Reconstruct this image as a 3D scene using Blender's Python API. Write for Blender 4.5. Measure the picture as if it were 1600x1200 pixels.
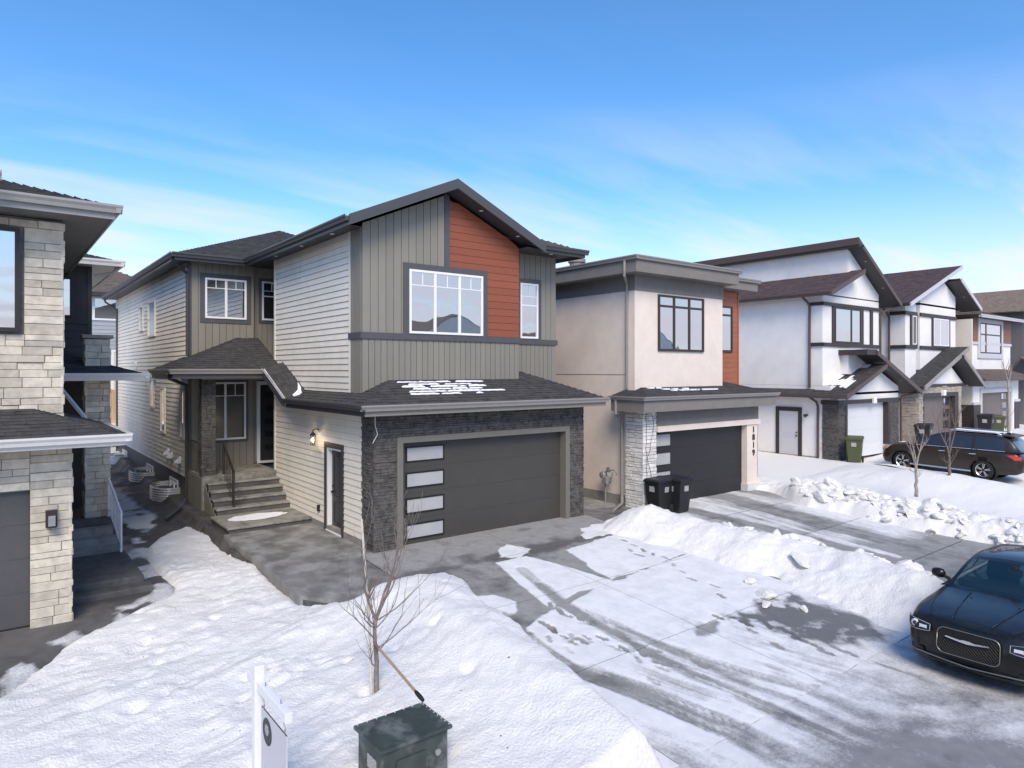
import bpy, bmesh, math, random
import numpy as np
from mathutils import Vector, Matrix

random.seed(7)
for o in list(bpy.data.objects): bpy.data.objects.remove(o)
scene = bpy.context.scene
COL = scene.collection
R = math.radians

# ------------------------------------------------------------------ camera
cam_d = bpy.data.cameras.new('camera'); cam = bpy.data.objects.new('camera', cam_d); COL.objects.link(cam)
cam.location = (0, 0, 4.06)
cam.rotation_euler = (R(90), 0, -R(90 - 52.14))
cam_d.sensor_width = 36; cam_d.lens = 36 * 1055 / 1600; cam_d.shift_y = -21 / 1600
cam_d.clip_end = 3000; cam_d.clip_start = .05
scene.camera = cam

# ------------------------------------------------------------------ sky, sun, exposure
SUN_AZ = math.atan2(-.50, -.87)     # direction towards the (veiled) sun: over the street, behind the camera
SUN_EL = R(44)
world = bpy.data.worlds.new('World'); scene.world = world; world.use_nodes = True
wn = world.node_tree.nodes; wl = world.node_tree.links
for n in list(wn): wn.remove(n)
wout = wn.new('ShaderNodeOutputWorld'); wbg = wn.new('ShaderNodeBackground'); wsky = wn.new('ShaderNodeTexSky')
wsky.sky_type = 'NISHITA'; wsky.sun_disc = False; wsky.sun_elevation = SUN_EL; wsky.sun_rotation = SUN_AZ
wsky.altitude = 600; wsky.air_density = 1.0; wsky.dust_density = 1.0; wsky.ozone_density = 3.0
wbg.inputs['Strength'].default_value = .15
wtc = wn.new('ShaderNodeTexCoord'); wsep = wn.new('ShaderNodeSeparateXYZ'); wl.new(wtc.outputs['Generated'], wsep.inputs[0])
wadd = wn.new('ShaderNodeMath'); wadd.operation = 'ADD'; wadd.inputs[1].default_value = .12; wl.new(wsep.outputs[2], wadd.inputs[0])
wmax = wn.new('ShaderNodeMath'); wmax.operation = 'MAXIMUM'; wmax.inputs[1].default_value = .05; wl.new(wadd.outputs[0], wmax.inputs[0])
wdiv = wn.new('ShaderNodeVectorMath'); wdiv.operation = 'DIVIDE'
wcmb = wn.new('ShaderNodeCombineXYZ')
for i in range(3): wl.new(wmax.outputs[0], wcmb.inputs[i])
wl.new(wtc.outputs['Generated'], wdiv.inputs[0]); wl.new(wcmb.outputs[0], wdiv.inputs[1])
wmap = wn.new('ShaderNodeMapping'); wmap.inputs['Rotation'].default_value = (0, 0, R(35)); wmap.inputs['Scale'].default_value = (.5, 1.7, 1); wl.new(wdiv.outputs[0], wmap.inputs[0])
wnz = wn.new('ShaderNodeTexNoise'); wnz.inputs['Scale'].default_value = 1.1; wnz.inputs['Detail'].default_value = 9; wnz.inputs['Roughness'].default_value = .55; wnz.inputs['Distortion'].default_value = .25
wl.new(wmap.outputs[0], wnz.inputs['Vector'])
wrmp = wn.new('ShaderNodeMapRange'); wrmp.inputs['From Min'].default_value = .43; wrmp.inputs['From Max'].default_value = .68; wrmp.inputs['To Max'].default_value = .85; wl.new(wnz.outputs['Fac'], wrmp.inputs['Value'])
walt = wn.new('ShaderNodeMapRange'); walt.inputs['From Min'].default_value = .37; walt.inputs['From Max'].default_value = .12; walt.inputs['To Min'].default_value = 0.02; walt.inputs['To Max'].default_value = 1.0; wl.new(wsep.outputs[2], walt.inputs['Value'])
wmul = wn.new('ShaderNodeMath'); wmul.operation = 'MULTIPLY'; wl.new(wrmp.outputs[0], wmul.inputs[0]); wl.new(walt.outputs[0], wmul.inputs[1])
whsv = wn.new('ShaderNodeHueSaturation'); whsv.inputs['Saturation'].default_value = 1.25; wl.new(wsky.outputs[0], whsv.inputs['Color'])
wmix = wn.new('ShaderNodeMix'); wmix.data_type = 'RGBA'; whz = wn.new('ShaderNodeMapRange'); whz.interpolation_type = 'SMOOTHSTEP'; whz.inputs['From Min'].default_value = .27; whz.inputs['From Max'].default_value = .0; whz.inputs['To Min'].default_value = 0; whz.inputs['To Max'].default_value = .8; wl.new(wsep.outputs[2], whz.inputs['Value'])
wsum = wn.new('ShaderNodeMath'); wsum.operation = 'ADD'; wsum.use_clamp = True; wl.new(wmul.outputs[0], wsum.inputs[0]); wl.new(whz.outputs[0], wsum.inputs[1])
wl.new(wsum.outputs[0], wmix.inputs['Factor'])
wl.new(whsv.outputs[0], wmix.inputs['A']); wmix.inputs['B'].default_value = (4.0, 3.9, 4.5, 1)
wl.new(wmix.outputs['Result'], wbg.inputs['Color']); wl.new(wbg.outputs[0], wout.inputs[0])

sun_d = bpy.data.lights.new('sun', 'SUN'); sun = bpy.data.objects.new('sun', sun_d); COL.objects.link(sun)
sun_d.energy = 2.1; sun_d.angle = R(30); sun_d.color = (1, .87, .70)
sd_ = Vector((math.sin(SUN_AZ) * math.cos(SUN_EL), math.cos(SUN_AZ) * math.cos(SUN_EL), math.sin(SUN_EL)))
sun.rotation_euler = sd_.to_track_quat('Z', 'Y').to_euler()
sun.location = (0, 0, 40)
vs = scene.view_settings
scene.display_settings.display_device = 'sRGB'
vs.view_transform = 'Standard'; vs.look = 'None'; vs.gamma = 1; vs.use_curve_mapping = False
vs.exposure = .70

# ------------------------------------------------------------------ materials
MATS = {}
def mat(name, col, rough=.7, metal=0., var=0., scale=8., bump=0., bscale=40., spec=.4, objvar=0., coat=0., stretch=None, dirt=None, bdist=.01):
    """procedural material: base colour broken up by world-space noise, per-object tint and fine bump"""
    m = bpy.data.materials.new(name); m.use_nodes = True
    nt = m.node_tree; N = nt.nodes; Lk = nt.links
    b = N['Principled BSDF']
    b.inputs['Roughness'].default_value = rough; b.inputs['Metallic'].default_value = metal
    b.inputs['Specular IOR Level'].default_value = spec
    if coat: b.inputs['Coat Weight'].default_value = coat; b.inputs['Coat Roughness'].default_value = .10; b.inputs['Coat IOR'].default_value = 1.4
    geo = N.new('ShaderNodeNewGeometry')
    vec = geo.outputs['Position']
    if stretch:
        mp = N.new('ShaderNodeMapping'); mp.inputs['Scale'].default_value = stretch; Lk.new(vec, mp.inputs[0]); vec = mp.outputs[0]
    cur = None
    if var or objvar:
        hsv = N.new('ShaderNodeHueSaturation'); hsv.inputs['Color'].default_value = (*col, 1)
        val = N.new('ShaderNodeMath'); val.operation = 'ADD'; val.inputs[0].default_value = 1; val.inputs[1].default_value = 0
        if var:
            nz = N.new('ShaderNodeTexNoise'); nz.inputs['Scale'].default_value = scale; nz.inputs['Detail'].default_value = 6; nz.inputs['Roughness'].default_value = .6
            Lk.new(vec, nz.inputs['Vector'])
            mr = N.new('ShaderNodeMapRange'); mr.inputs['From Min'].default_value = .3; mr.inputs['From Max'].default_value = .7
            mr.inputs['To Min'].default_value = 1 - var; mr.inputs['To Max'].default_value = 1 + var; Lk.new(nz.outputs['Fac'], mr.inputs['Value'])
            Lk.new(mr.outputs[0], val.inputs[0])
        if objvar:
            oi = N.new('ShaderNodeObjectInfo'); m2 = N.new('ShaderNodeMapRange'); m2.inputs['To Min'].default_value = -objvar; m2.inputs['To Max'].default_value = objvar
            Lk.new(oi.outputs['Random'], m2.inputs['Value']); Lk.new(m2.outputs[0], val.inputs[1])
        Lk.new(val.outputs[0], hsv.inputs['Value']); cur = hsv.outputs[0]
    if dirt:
        dcol, amt, dscale = dirt
        nz2 = N.new('ShaderNodeTexNoise'); nz2.inputs['Scale'].default_value = dscale; nz2.inputs['Detail'].default_value = 8; nz2.inputs['Roughness'].default_value = .65
        Lk.new(geo.outputs['Position'], nz2.inputs['Vector'])
        mr2 = N.new('ShaderNodeMapRange'); mr2.inputs['From Min'].default_value = .48; mr2.inputs['From Max'].default_value = .68; mr2.inputs['To Max'].default_value = amt
        Lk.new(nz2.outputs['Fac'], mr2.inputs['Value'])
        mx = N.new('ShaderNodeMix'); mx.data_type = 'RGBA'; Lk.new(mr2.outputs[0], mx.inputs['Factor'])
        if cur: Lk.new(cur, mx.inputs['A'])
        else: mx.inputs['A'].default_value = (*col, 1)
        mx.inputs['B'].default_value = (*dcol, 1); cur = mx.outputs['Result']
    if cur: Lk.new(cur, b.inputs['Base Color'])
    else: b.inputs['Base Color'].default_value = (*col, 1)
    if bump:
        nb = N.new('ShaderNodeTexNoise'); nb.inputs['Scale'].default_value = bscale; nb.inputs['Detail'].default_value = 5
        Lk.new(vec, nb.inputs['Vector'])
        bp = N.new('ShaderNodeBump'); bp.inputs['Strength'].default_value = bump; bp.inputs['Distance'].default_value = bdist
        Lk.new(nb.outputs['Fac'], bp.inputs['Height']); Lk.new(bp.outputs[0], b.inputs['Normal'])
    MATS[name] = m
    return m

def glass_mat(name, refl=.5, base=(.03, .035, .04), wav=.15, rough=.015, tint=(.92, .95, .97)):
    m = bpy.data.materials.new(name); m.use_nodes = True
    nt = m.node_tree; N = nt.nodes; Lk = nt.links
    b = N['Principled BSDF']; out = N['Material Output']
    b.inputs['Base Color'].default_value = (*base, 1); b.inputs['Roughness'].default_value = .3
    g = N.new('ShaderNodeBsdfGlossy'); g.inputs['Color'].default_value = (*tint, 1); g.inputs['Roughness'].default_value = rough
    geo = N.new('ShaderNodeNewGeometry')
    nz = N.new('ShaderNodeTexNoise'); nz.inputs['Scale'].default_value = 1.6; nz.inputs['Detail'].default_value = 1; Lk.new(geo.outputs['Position'], nz.inputs['Vector'])
    bp = N.new('ShaderNodeBump'); bp.inputs['Strength'].default_value = wav; bp.inputs['Distance'].default_value = .02
    Lk.new(nz.outputs['Fac'], bp.inputs['Height']); Lk.new(bp.outputs[0], g.inputs['Normal'])
    fr = N.new('ShaderNodeFresnel'); fr.inputs['IOR'].default_value = 1.5
    ad = N.new('ShaderNodeMath'); ad.operation = 'ADD'; ad.use_clamp = True; ad.inputs[1].default_value = refl; Lk.new(fr.outputs[0], ad.inputs[0])
    mx = N.new('ShaderNodeMixShader'); Lk.new(ad.outputs[0], mx.inputs[0]); Lk.new(b.outputs[0], mx.inputs[1]); Lk.new(g.outputs[0], mx.inputs[2])
    Lk.new(mx.outputs[0], out.inputs[0]); MATS[name] = m
    return m

# grey house
mat('vinyl', (.79, .74, .64), .55, var=.04, scale=3, objvar=.02, bump=.05, bscale=60, dirt=((.45, .42, .36), .25, .7))
mat('vinyl_trim', (.76, .73, .66), .5)
mat('board', (.235, .22, .182), .6, var=.05, scale=14, objvar=.05, bump=.12, bscale=30, stretch=(8, 8, 1))
mat('taupe_trim', (.165, .155, .13), .6, var=.06, scale=6)
mat('dark_trim', (.085, .085, .09), .5, var=.06, scale=5)
mat('dark_metal', (.07, .068, .068), .38, var=.05, scale=3, spec=.5)
mat('soffit', (.055, .053, .055), .5)
mat('orange_board', (.265, .080, .040), .5, var=.13, scale=5, objvar=.07, bump=.15, bscale=20, stretch=(1, 1, 14))
mat('ledge_stone', (.085, .08, .074), .85, var=.55, scale=9, bump=.5, bscale=50, dirt=((.16, .14, .12), .5, 5))
mat('garage_dark', (.060, .056, .050), .45, var=.05, scale=2, bump=.15, bscale=90, bdist=.004)
mat('white_frame', (.8, .8, .8), .35)
mat('door_dark', (.035, .038, .042), .4)
mat('concrete', (.29, .28, .25), .85, var=.18, scale=3, bump=.25, bscale=60, dirt=((.13, .125, .12), .8, 1.6))
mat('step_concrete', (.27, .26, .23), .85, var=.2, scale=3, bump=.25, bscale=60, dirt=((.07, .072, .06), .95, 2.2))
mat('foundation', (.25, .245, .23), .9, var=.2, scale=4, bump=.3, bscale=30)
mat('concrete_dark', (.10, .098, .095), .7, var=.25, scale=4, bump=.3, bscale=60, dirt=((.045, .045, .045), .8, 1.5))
mat('galvanised', (.62, .63, .64), .4, metal=.35, var=.1, scale=12)
mat('galv_edge', (.62, .63, .64), .4, metal=.3)
mat('shingle', (.05, .048, .048), .95, var=.45, scale=5, bump=.4, bscale=150, dirt=((.09, .085, .08), .45, 22))
mat('shingle_brown', (.125, .095, .08), .95, var=.35, scale=4, bump=.4, bscale=150, dirt=((.2, .15, .12), .4, 20))  # brown roofs; also the painted sunlight on the grey house's right hip
mat('shingle_tan', (.24, .18, .135), .95, var=.3, scale=4, bump=.4, bscale=150, dirt=((.3, .23, .17), .4, 20))
mat('shingle_flare_tint', (.085, .058, .058), .95, var=.35, scale=4, bump=.4, bscale=150, dirt=((.14, .09, .085), .4, 20))  # purple cast of lens flare put into the shingle colour
mat('roof_snow', (.85, .86, .88), .7, var=.04, scale=5, bump=.3, bscale=20)
# stone house
mat('buff_stone', (.57, .52, .42), .9, var=.16, scale=7, objvar=.2, bump=.5, bscale=30, dirt=((.33, .31, .27), .55, 3.2))
mat('gutter_grey', (.30, .295, .285), .4, var=.03); mat('soffit_grey', (.15, .147, .14), .6)
mat('mortar_dark', (.10, .095, .09), .95, var=.2, scale=10)
mat('mortar', (.24, .225, .20), .95, var=.2, scale=10)
mat('pale_metal', (.62, .61, .59), .4, var=.03)
mat('charcoal_siding', (.055, .052, .052), .6, var=.1, objvar=.05)
mat('bronze', (.03, .025, .022), .45)
# beige house
mat('stucco_beige', (.76, .66, .575), .95, var=.05, scale=2.5, bump=.35, bscale=220, bdist=.004, dirt=((.55, .49, .43), .3, .8))
mat('stucco_taupe', (.20, .185, .17), .95, var=.07, scale=2.5, bump=.35, bscale=220, bdist=.004)
mat('taupe_metal', (.27, .25, .235), .45, var=.04)
mat('white_stone', (.70, .68, .64), .9, var=.1, scale=9, objvar=.16, bump=.4, bscale=40)
mat('orange_wood', (.36, .115, .055), .5, var=.12, scale=5, objvar=.06, stretch=(1, 1, 12))
mat('brown_frame', (.045, .032, .028), .45)
mat('garage_slate', (.085, .085, .088), .5, var=.05, bump=.1, bscale=80, bdist=.004)
mat('garage_black', (.022, .022, .023), .45, var=.08, bump=.1, bscale=80, bdist=.004)
# white houses
mat('stucco_white', (.80, .775, .75), .95, var=.04, scale=2, bump=.3, bscale=200, bdist=.004, dirt=((.56, .55, .57), .3, .6))
mat('stucco_cream', (.72, .66, .57), .95, var=.04, scale=2, bump=.3, bscale=200, bdist=.004)
mat('brown_trim', (.042, .033, .032), .5, var=.05)
mat('brown_metal', (.085, .06, .052), .45)
mat('garage_white', (.70, .71, .72), .45, var=.03)
mat('garage_brown', (.15, .125, .115), .5, var=.06)
mat('tan_stone', (.42, .37, .31), .9, var=.3, scale=8, objvar=.15, bump=.4, bscale=30)
mat('light_grey', (.55, .55, .57), .6)
mat('brown_siding', (.24, .11, .07), .6, var=.15, scale=5, objvar=.06, stretch=(1, 1, 12))
mat('grey_blue_siding', (.36, .39, .42), .7, var=.04, objvar=.03)
mat('slate_wall', (.17, .17, .175), .8, var=.06)
mat('fence_wood', (.58, .42, .26), .8, var=.15, scale=4, objvar=.08, stretch=(6, 6, 1))
# small things
mat('bin_black', (.018, .018, .019), .45, bump=.1, bscale=120)
mat('bin_green', (.075, .085, .035), .5, bump=.1, bscale=120)
mat('rubber', (.015, .015, .015), .8)
mat('label_grey', (.35, .35, .35), .6, var=.5, scale=60)
mat('sign_white', (.78, .78, .78), .4, var=.03)
mat('ink', (.03, .03, .032), .5)
mat('box_green', (.042, .055, .05), .5, var=.25, scale=4, bump=.1, bscale=50, dirt=((.30, .31, .31), .55, 2.3))
mat('pole_wood', (.33, .24, .15), .6, var=.2, scale=6, stretch=(12, 12, 2))
mat('bark', (.17, .135, .115), .9, var=.3, scale=20, bump=.6, bscale=60)
mat('bark_pale', (.34, .29, .25), .9, var=.25, scale=20, bump=.5, bscale=60)
mat('bark_sapling', (.22, .18, .155), .9, var=.3, scale=20, bump=.6, bscale=60)
mat('stake', (.62, .56, .47), .7, var=.15, scale=10)
mat('paint_black', (.010, .010, .0095), .28, metal=.0, spec=.25, coat=.42, dirt=((.05, .048, .045), .25, 3.5))
mat('paint_bronze', (.030, .022, .016), .3, metal=.1, spec=.35, coat=.6)
mat('chrome', (.8, .8, .8), .12, metal=1)
mat('bronze_chrome', (.34, .31, .25), .3, metal=.9)
mat('seat_fabric', (.05, .047, .043), .8)
mat('alloy', (.6, .6, .6), .25, metal=.9)
mat('black_plastic', (.012, .012, .012), .55)
mat('tail_red', (.55, .02, .015), .2, coat=1)
mat('amber', (.7, .22, .03), .2, coat=1)
mat('lamp_lens', (.75, .77, .8), .1, metal=.3, coat=1)
mat('red_marker', (.6, .05, .03), .6)
mat('gravel', (.10, .093, .082), .95, var=.6, scale=18, bump=1., bscale=45, bdist=.04)
mat('light_disc', (.85, .84, .8), .4)
mat('frosted', (.41, .41, .405), .25, var=.05, scale=3, spec=.5)
mat('meter_grey', (.30, .31, .31), .45, metal=.3)
mat('asphalt', (.09, .09, .092), .9, var=.2, scale=3, bump=.3, bscale=80)
glass_mat('glass', .55)
glass_mat('glass_dark', .08, base=(.02, .02, .02), wav=.1, tint=(.52, .50, .48))
glass_mat('glass_green', .0, base=(.016, .026, .024), wav=.02, tint=(.20, .24, .19))
glass_mat('glass_pale', .4, base=(.25, .25, .24))
def clear_mat(name, trans, tint, fac):
    m = bpy.data.materials.new(name); m.use_nodes = True; N = m.node_tree.nodes; Lk = m.node_tree.links
    tr = N.new('ShaderNodeBsdfTransparent'); tr.inputs['Color'].default_value = (*trans, 1); g = N.new('ShaderNodeBsdfGlossy'); g.inputs['Color'].default_value = (*tint, 1); g.inputs['Roughness'].default_value = .02
    mx = N.new('ShaderNodeMixShader'); mx.inputs[0].default_value = fac; Lk.new(tr.outputs[0], mx.inputs[1]); Lk.new(g.outputs[0], mx.inputs[2]); Lk.new(mx.outputs[0], N['Material Output'].inputs[0]); MATS[name] = m
clear_mat('glass_clear', (.55, .66, .62), (.72, .82, .74), .17)
m = bpy.data.materials.new('lit_bulb'); m.use_nodes = True; MATS['lit_bulb'] = m
m.node_tree.nodes['Principled BSDF'].inputs['Emission Color'].default_value = (1, .82, .55, 1)
m.node_tree.nodes['Principled BSDF'].inputs['Emission Strength'].default_value = 9

def snow_mat(name, dirty=.0):
    m = bpy.data.materials.new(name); m.use_nodes = True; nt = m.node_tree; N = nt.nodes; Lk = nt.links
    b = N['Principled BSDF']; b.inputs['Roughness'].default_value = .65; b.inputs['Specular IOR Level'].default_value = .3
    geo = N.new('ShaderNodeNewGeometry')
    n1 = N.new('ShaderNodeTexNoise'); n1.inputs['Scale'].default_value = 3.2; n1.inputs['Detail'].default_value = 9; n1.inputs['Roughness'].default_value = .7; Lk.new(geo.outputs['Position'], n1.inputs['Vector'])
    mr = N.new('ShaderNodeMapRange'); mr.inputs['From Min'].default_value = .52; mr.inputs['From Max'].default_value = .75; mr.inputs['To Max'].default_value = .35 + dirty; Lk.new(n1.outputs['Fac'], mr.inputs['Value'])
    at = N.new('ShaderNodeAttribute'); at.attribute_name = 'dirt'
    mu = N.new('ShaderNodeMath'); mu.operation = 'MULTIPLY'; mu.use_clamp = True; Lk.new(mr.outputs[0], mu.inputs[0])
    ad = N.new('ShaderNodeMath'); ad.operation = 'ADD'; ad.inputs[1].default_value = .12 + dirty; Lk.new(at.outputs['Fac'], ad.inputs[0]); Lk.new(ad.outputs[0], mu.inputs[1])
    mx = N.new('ShaderNodeMix'); mx.data_type = 'RGBA'; mx.inputs['A'].default_value = (.80, .785, .76, 1); mx.inputs['B'].default_value = (.42, .38, .34, 1)
    Lk.new(mu.outputs[0], mx.inputs['Factor']); Lk.new(mx.outputs['Result'], b.inputs['Base Color'])
    vo = N.new('ShaderNodeTexVoronoi'); vo.inputs['Scale'].default_value = 5.5; Lk.new(geo.outputs['Position'], vo.inputs['Vector'])
    nsp = N.new('ShaderNodeTexNoise'); nsp.inputs['Scale'].default_value = 1.3; Lk.new(geo.outputs['Position'], nsp.inputs['Vector'])
    th = N.new('ShaderNodeMapRange'); th.inputs['From Min'].default_value = .5; th.inputs['From Max'].default_value = .75; th.inputs['To Min'].default_value = 0.; th.inputs['To Max'].default_value = .11; Lk.new(nsp.outputs['Fac'], th.inputs['Value'])
    lt_ = N.new('ShaderNodeMath'); lt_.operation = 'LESS_THAN'; Lk.new(vo.outputs['Distance'], lt_.inputs[0]); Lk.new(th.outputs[0], lt_.inputs[1])
    mx2 = N.new('ShaderNodeMix'); mx2.data_type = 'RGBA'; Lk.new(lt_.outputs[0], mx2.inputs['Factor']); Lk.new(mx.outputs['Result'], mx2.inputs['A']); mx2.inputs['B'].default_value = (.22, .19, .16, 1); Lk.new(mx2.outputs['Result'], b.inputs['Base Color'])
    # crust relief
    n2 = N.new('ShaderNodeTexNoise'); n2.inputs['Scale'].default_value = 26; n2.inputs['Detail'].default_value = 4; Lk.new(geo.outputs['Position'], n2.inputs['Vector'])
    n3 = N.new('ShaderNodeTexNoise'); n3.inputs['Scale'].default_value = 140; n3.inputs['Detail'].default_value = 3; Lk.new(geo.outputs['Position'], n3.inputs['Vector'])
    s = N.new('ShaderNodeMath'); s.operation = 'MULTIPLY'; s.inputs[1].default_value = .35; Lk.new(n3.outputs['Fac'], s.inputs[0])
    s2 = N.new('ShaderNodeMath'); s2.operation = 'ADD'; Lk.new(n2.outputs['Fac'], s2.inputs[0]); Lk.new(s.outputs[0], s2.inputs[1])
    bp = N.new('ShaderNodeBump'); bp.inputs['Strength'].default_value = .75; bp.inputs['Distance'].default_value = .035; Lk.new(s2.outputs[0], bp.inputs['Height']); Lk.new(bp.outputs[0], b.inputs['Normal'])
    MATS[name] = m; return m
snow_mat('snow'); snow_mat('snow_dirty', .42)

def slush_mat(name, dry, wet):
    """paving with thin snow: attribute 'snow' (cover) and 'wet'"""
    m = bpy.data.materials.new(name); m.use_nodes = True; nt = m.node_tree; N = nt.nodes; Lk = nt.links
    b = N['Principled BSDF']; geo = N.new('ShaderNodeNewGeometry')
    def noise(sc, det=6, rough=.6):
        n = N.new('ShaderNodeTexNoise'); n.inputs['Scale'].default_value = sc; n.inputs['Detail'].default_value = det; n.inputs['Roughness'].default_value = rough
        Lk.new(geo.outputs['Position'], n.inputs['Vector']); return n.outputs['Fac']
    def mth(op, a, bb, clamp=False):
        n = N.new('ShaderNodeMath'); n.operation = op; n.use_clamp = clamp
        for i, v in enumerate((a, bb)):
            if isinstance(v, (int, float)): n.inputs[i].default_value = v
            else: Lk.new(v, n.inputs[i])
        return n.outputs[0]
    def rng(v, a, bb, c=0., d=1.):
        n = N.new('ShaderNodeMapRange'); n.inputs['From Min'].default_value = a; n.inputs['From Max'].default_value = bb; n.inputs['To Min'].default_value = c; n.inputs['To Max'].default_value = d
        Lk.new(v, n.inputs['Value']); return n.outputs[0]
    def mixc(f, a, bb):
        n = N.new('ShaderNodeMix'); n.data_type = 'RGBA'; Lk.new(f, n.inputs['Factor'])
        for k, v in (('A', a), ('B', bb)):
            if isinstance(v, tuple): n.inputs[k].default_value = (*v, 1)
            else: Lk.new(v, n.inputs[k])
        return n.outputs['Result']
    sn = N.new('ShaderNodeAttribute'); sn.attribute_name = 'snow'; wt = N.new('ShaderNodeAttribute'); wt.attribute_name = 'wet'
    wetf = rng(mth('ADD', wt.outputs['Fac'], mth('MULTIPLY', mth('SUBTRACT', noise(1.8), .5), 1.3)), .35, .65)
    conc = mixc(wetf, mixc(rng(noise(5), .3, .7), dry, tuple(c * .8 for c in dry)), wet)
    conc = mixc(rng(noise(90, 3), .35, .75, 0, .35), conc, tuple(c * .55 for c in dry))
    cov = mth('ADD', sn.outputs['Fac'], mth('MULTIPLY', mth('SUBTRACT', noise(24, 8, .75), .5), .55))
    cov = mth('ADD', cov, mth('MULTIPLY', mth('SUBTRACT', noise(4, 4), .5), .35))
    f = rng(cov, .32, .72)
    sncol = mixc(rng(noise(2.5, 8, .7), .4, .75), (.74, .74, .735), (.58, .585, .59))
    Lk.new(mixc(f, conc, sncol), b.inputs['Base Color'])
    rr = mth('SUBTRACT', .8, mth('MULTIPLY', wetf, .45)); rr2 = mth('ADD', rr, mth('MULTIPLY', f, .3), True)
    Lk.new(rr2, b.inputs['Roughness']); b.inputs['Specular IOR Level'].default_value = .4
    h = mth('ADD', mth('MULTIPLY', f, .5), mth('MULTIPLY', noise(60, 4), .25))
    bp = N.new('ShaderNodeBump'); bp.inputs['Strength'].default_value = .5; bp.inputs['Distance'].default_value = .02; Lk.new(h, bp.inputs['Height']); Lk.new(bp.outputs[0], b.inputs['Normal'])
    MATS[name] = m; return m
slush_mat('driveway_slush', (.33, .325, .31), (.13, .125, .12))
slush_mat('dark_slush', (.13, .125, .12), (.06, .058, .056))
slush_mat('gravel_slush', (.12, .11, .10), (.06, .055, .05))
slush_mat('street_slush', (.26, .26, .26), (.10, .10, .10))

# ------------------------------------------------------------------ mesh helpers
class MB:
    def __init__(s): s.v = []; s.f = []
    def add(s, vs_, fs):
        n = len(s.v); s.v += [tuple(p) for p in vs_]; s.f += [tuple(i + n for i in f) for f in fs]; return s
    def box(s, x0, x1, y0, y1, z0, z1):
        return s.add([(x0,y0,z0),(x1,y0,z0),(x1,y1,z0),(x0,y1,z0),(x0,y0,z1),(x1,y0,z1),(x1,y1,z1),(x0,y1,z1)],
                     [(0,3,2,1),(4,5,6,7),(0,1,5,4),(1,2,6,5),(2,3,7,6),(3,0,4,7)])
    def hexa(s, c):   # 8 corners, bottom 4 then top 4
        return s.add(c, [(0,3,2,1),(4,5,6,7),(0,1,5,4),(1,2,6,5),(2,3,7,6),(3,0,4,7)])
    def prism(s, poly, off):   # 3d polygon extruded by vector
        n = len(poly); off = Vector(off)
        return s.add([tuple(p) for p in poly] + [tuple(Vector(p) + off) for p in poly],
                     [tuple(range(n))[::-1], tuple(range(n, 2*n))] + [(i, (i+1) % n, n+(i+1) % n, n+i) for i in range(n)])
    def tube(s, pts, rad, n=8, cap=True):
        pts = [Vector(p) for p in pts]
        if not isinstance(rad, (list, tuple)): rad = [rad] * len(pts)
        base = len(s.v); up = None
        for i, p in enumerate(pts):
            d = (pts[min(i+1, len(pts)-1)] - pts[max(i-1, 0)]).normalized()
            if up is None or abs(up.dot(d)) > .95: up = Vector((0,0,1)) if abs(d.z) < .9 else Vector((1,0,0))
            a = d.cross(up).normalized(); b = a.cross(d).normalized(); up = b
            for k in range(n):
                t = 2*math.pi*k/n; q = p + (a*math.cos(t) + b*math.sin(t))*rad[i]; s.v.append(tuple(q))
        for i in range(len(pts)-1):
            for k in range(n):
                s.f.append((base+i*n+k, base+i*n+(k+1) % n, base+(i+1)*n+(k+1) % n, base+(i+1)*n+k))
        if cap:
            s.f.append(tuple(base+k for k in range(n))[::-1]); e = base+(len(pts)-1)*n; s.f.append(tuple(e+k for k in range(n)))
        return s
    def lathe(s, prof, cen, axis='z', n=20):   # prof: list of (r, h)
        base = len(s.v); c = Vector(cen)
        for r, h in prof:
            for k in range(n):
                t = 2*math.pi*k/n; a, b = r*math.cos(t), r*math.sin(t)
                p = {'z': (a,b,h), 'y': (a,h,b), 'x': (h,a,b)}[axis]; s.v.append(tuple(c + Vector(p)))
        for i in range(len(prof)-1):
            for k in range(n): s.f.append((base+i*n+k, base+i*n+(k+1) % n, base+(i+1)*n+(k+1) % n, base+(i+1)*n+k))
        s.f.append(tuple(base+k for k in range(n))); e = base+(len(prof)-1)*n; s.f.append(tuple(e+k for k in range(n)))
        return s
    def fbox(s, F, a0, a1, z0, z1, o0, o1):
        return s.hexa([F(a0,z0,o0),F(a1,z0,o0),F(a1,z0,o1),F(a0,z0,o1),F(a0,z1,o0),F(a1,z1,o0),F(a1,z1,o1),F(a0,z1,o1)])
    def fring(s, F, a0, a1, z0, z1, w, o0, o1):   # rectangular ring on a wall face, ring lies outside a0..a1
        s.fbox(F, a0-w, a1+w, z1, z1+w, o0, o1); s.fbox(F, a0-w, a1+w, z0-w, z0, o0, o1)
        s.fbox(F, a0-w, a0, z0, z1, o0, o1); s.fbox(F, a1, a1+w, z0, z1, o0, o1); return s
    def mesh(s, name, smooth=False):
        me = bpy.data.meshes.new(name); me.from_pydata(s.v, [], s.f)
        bm = bmesh.new(); bm.from_mesh(me); bmesh.ops.recalc_face_normals(bm, faces=bm.faces); bm.to_mesh(me); bm.free()
        if smooth: me.polygons.foreach_set('use_smooth', [True]*len(me.polygons))
        return me
    def build(s, name, mt, parent=None, smooth=False, bevel=0, origin=None):
        me = s.mesh(name, smooth)
        o = obj(name, me, mt, parent)
        if bevel:
            md = o.modifiers.new('bevel', 'BEVEL'); md.width = bevel; md.segments = 2; md.limit_method = 'ANGLE'
        return o

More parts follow.
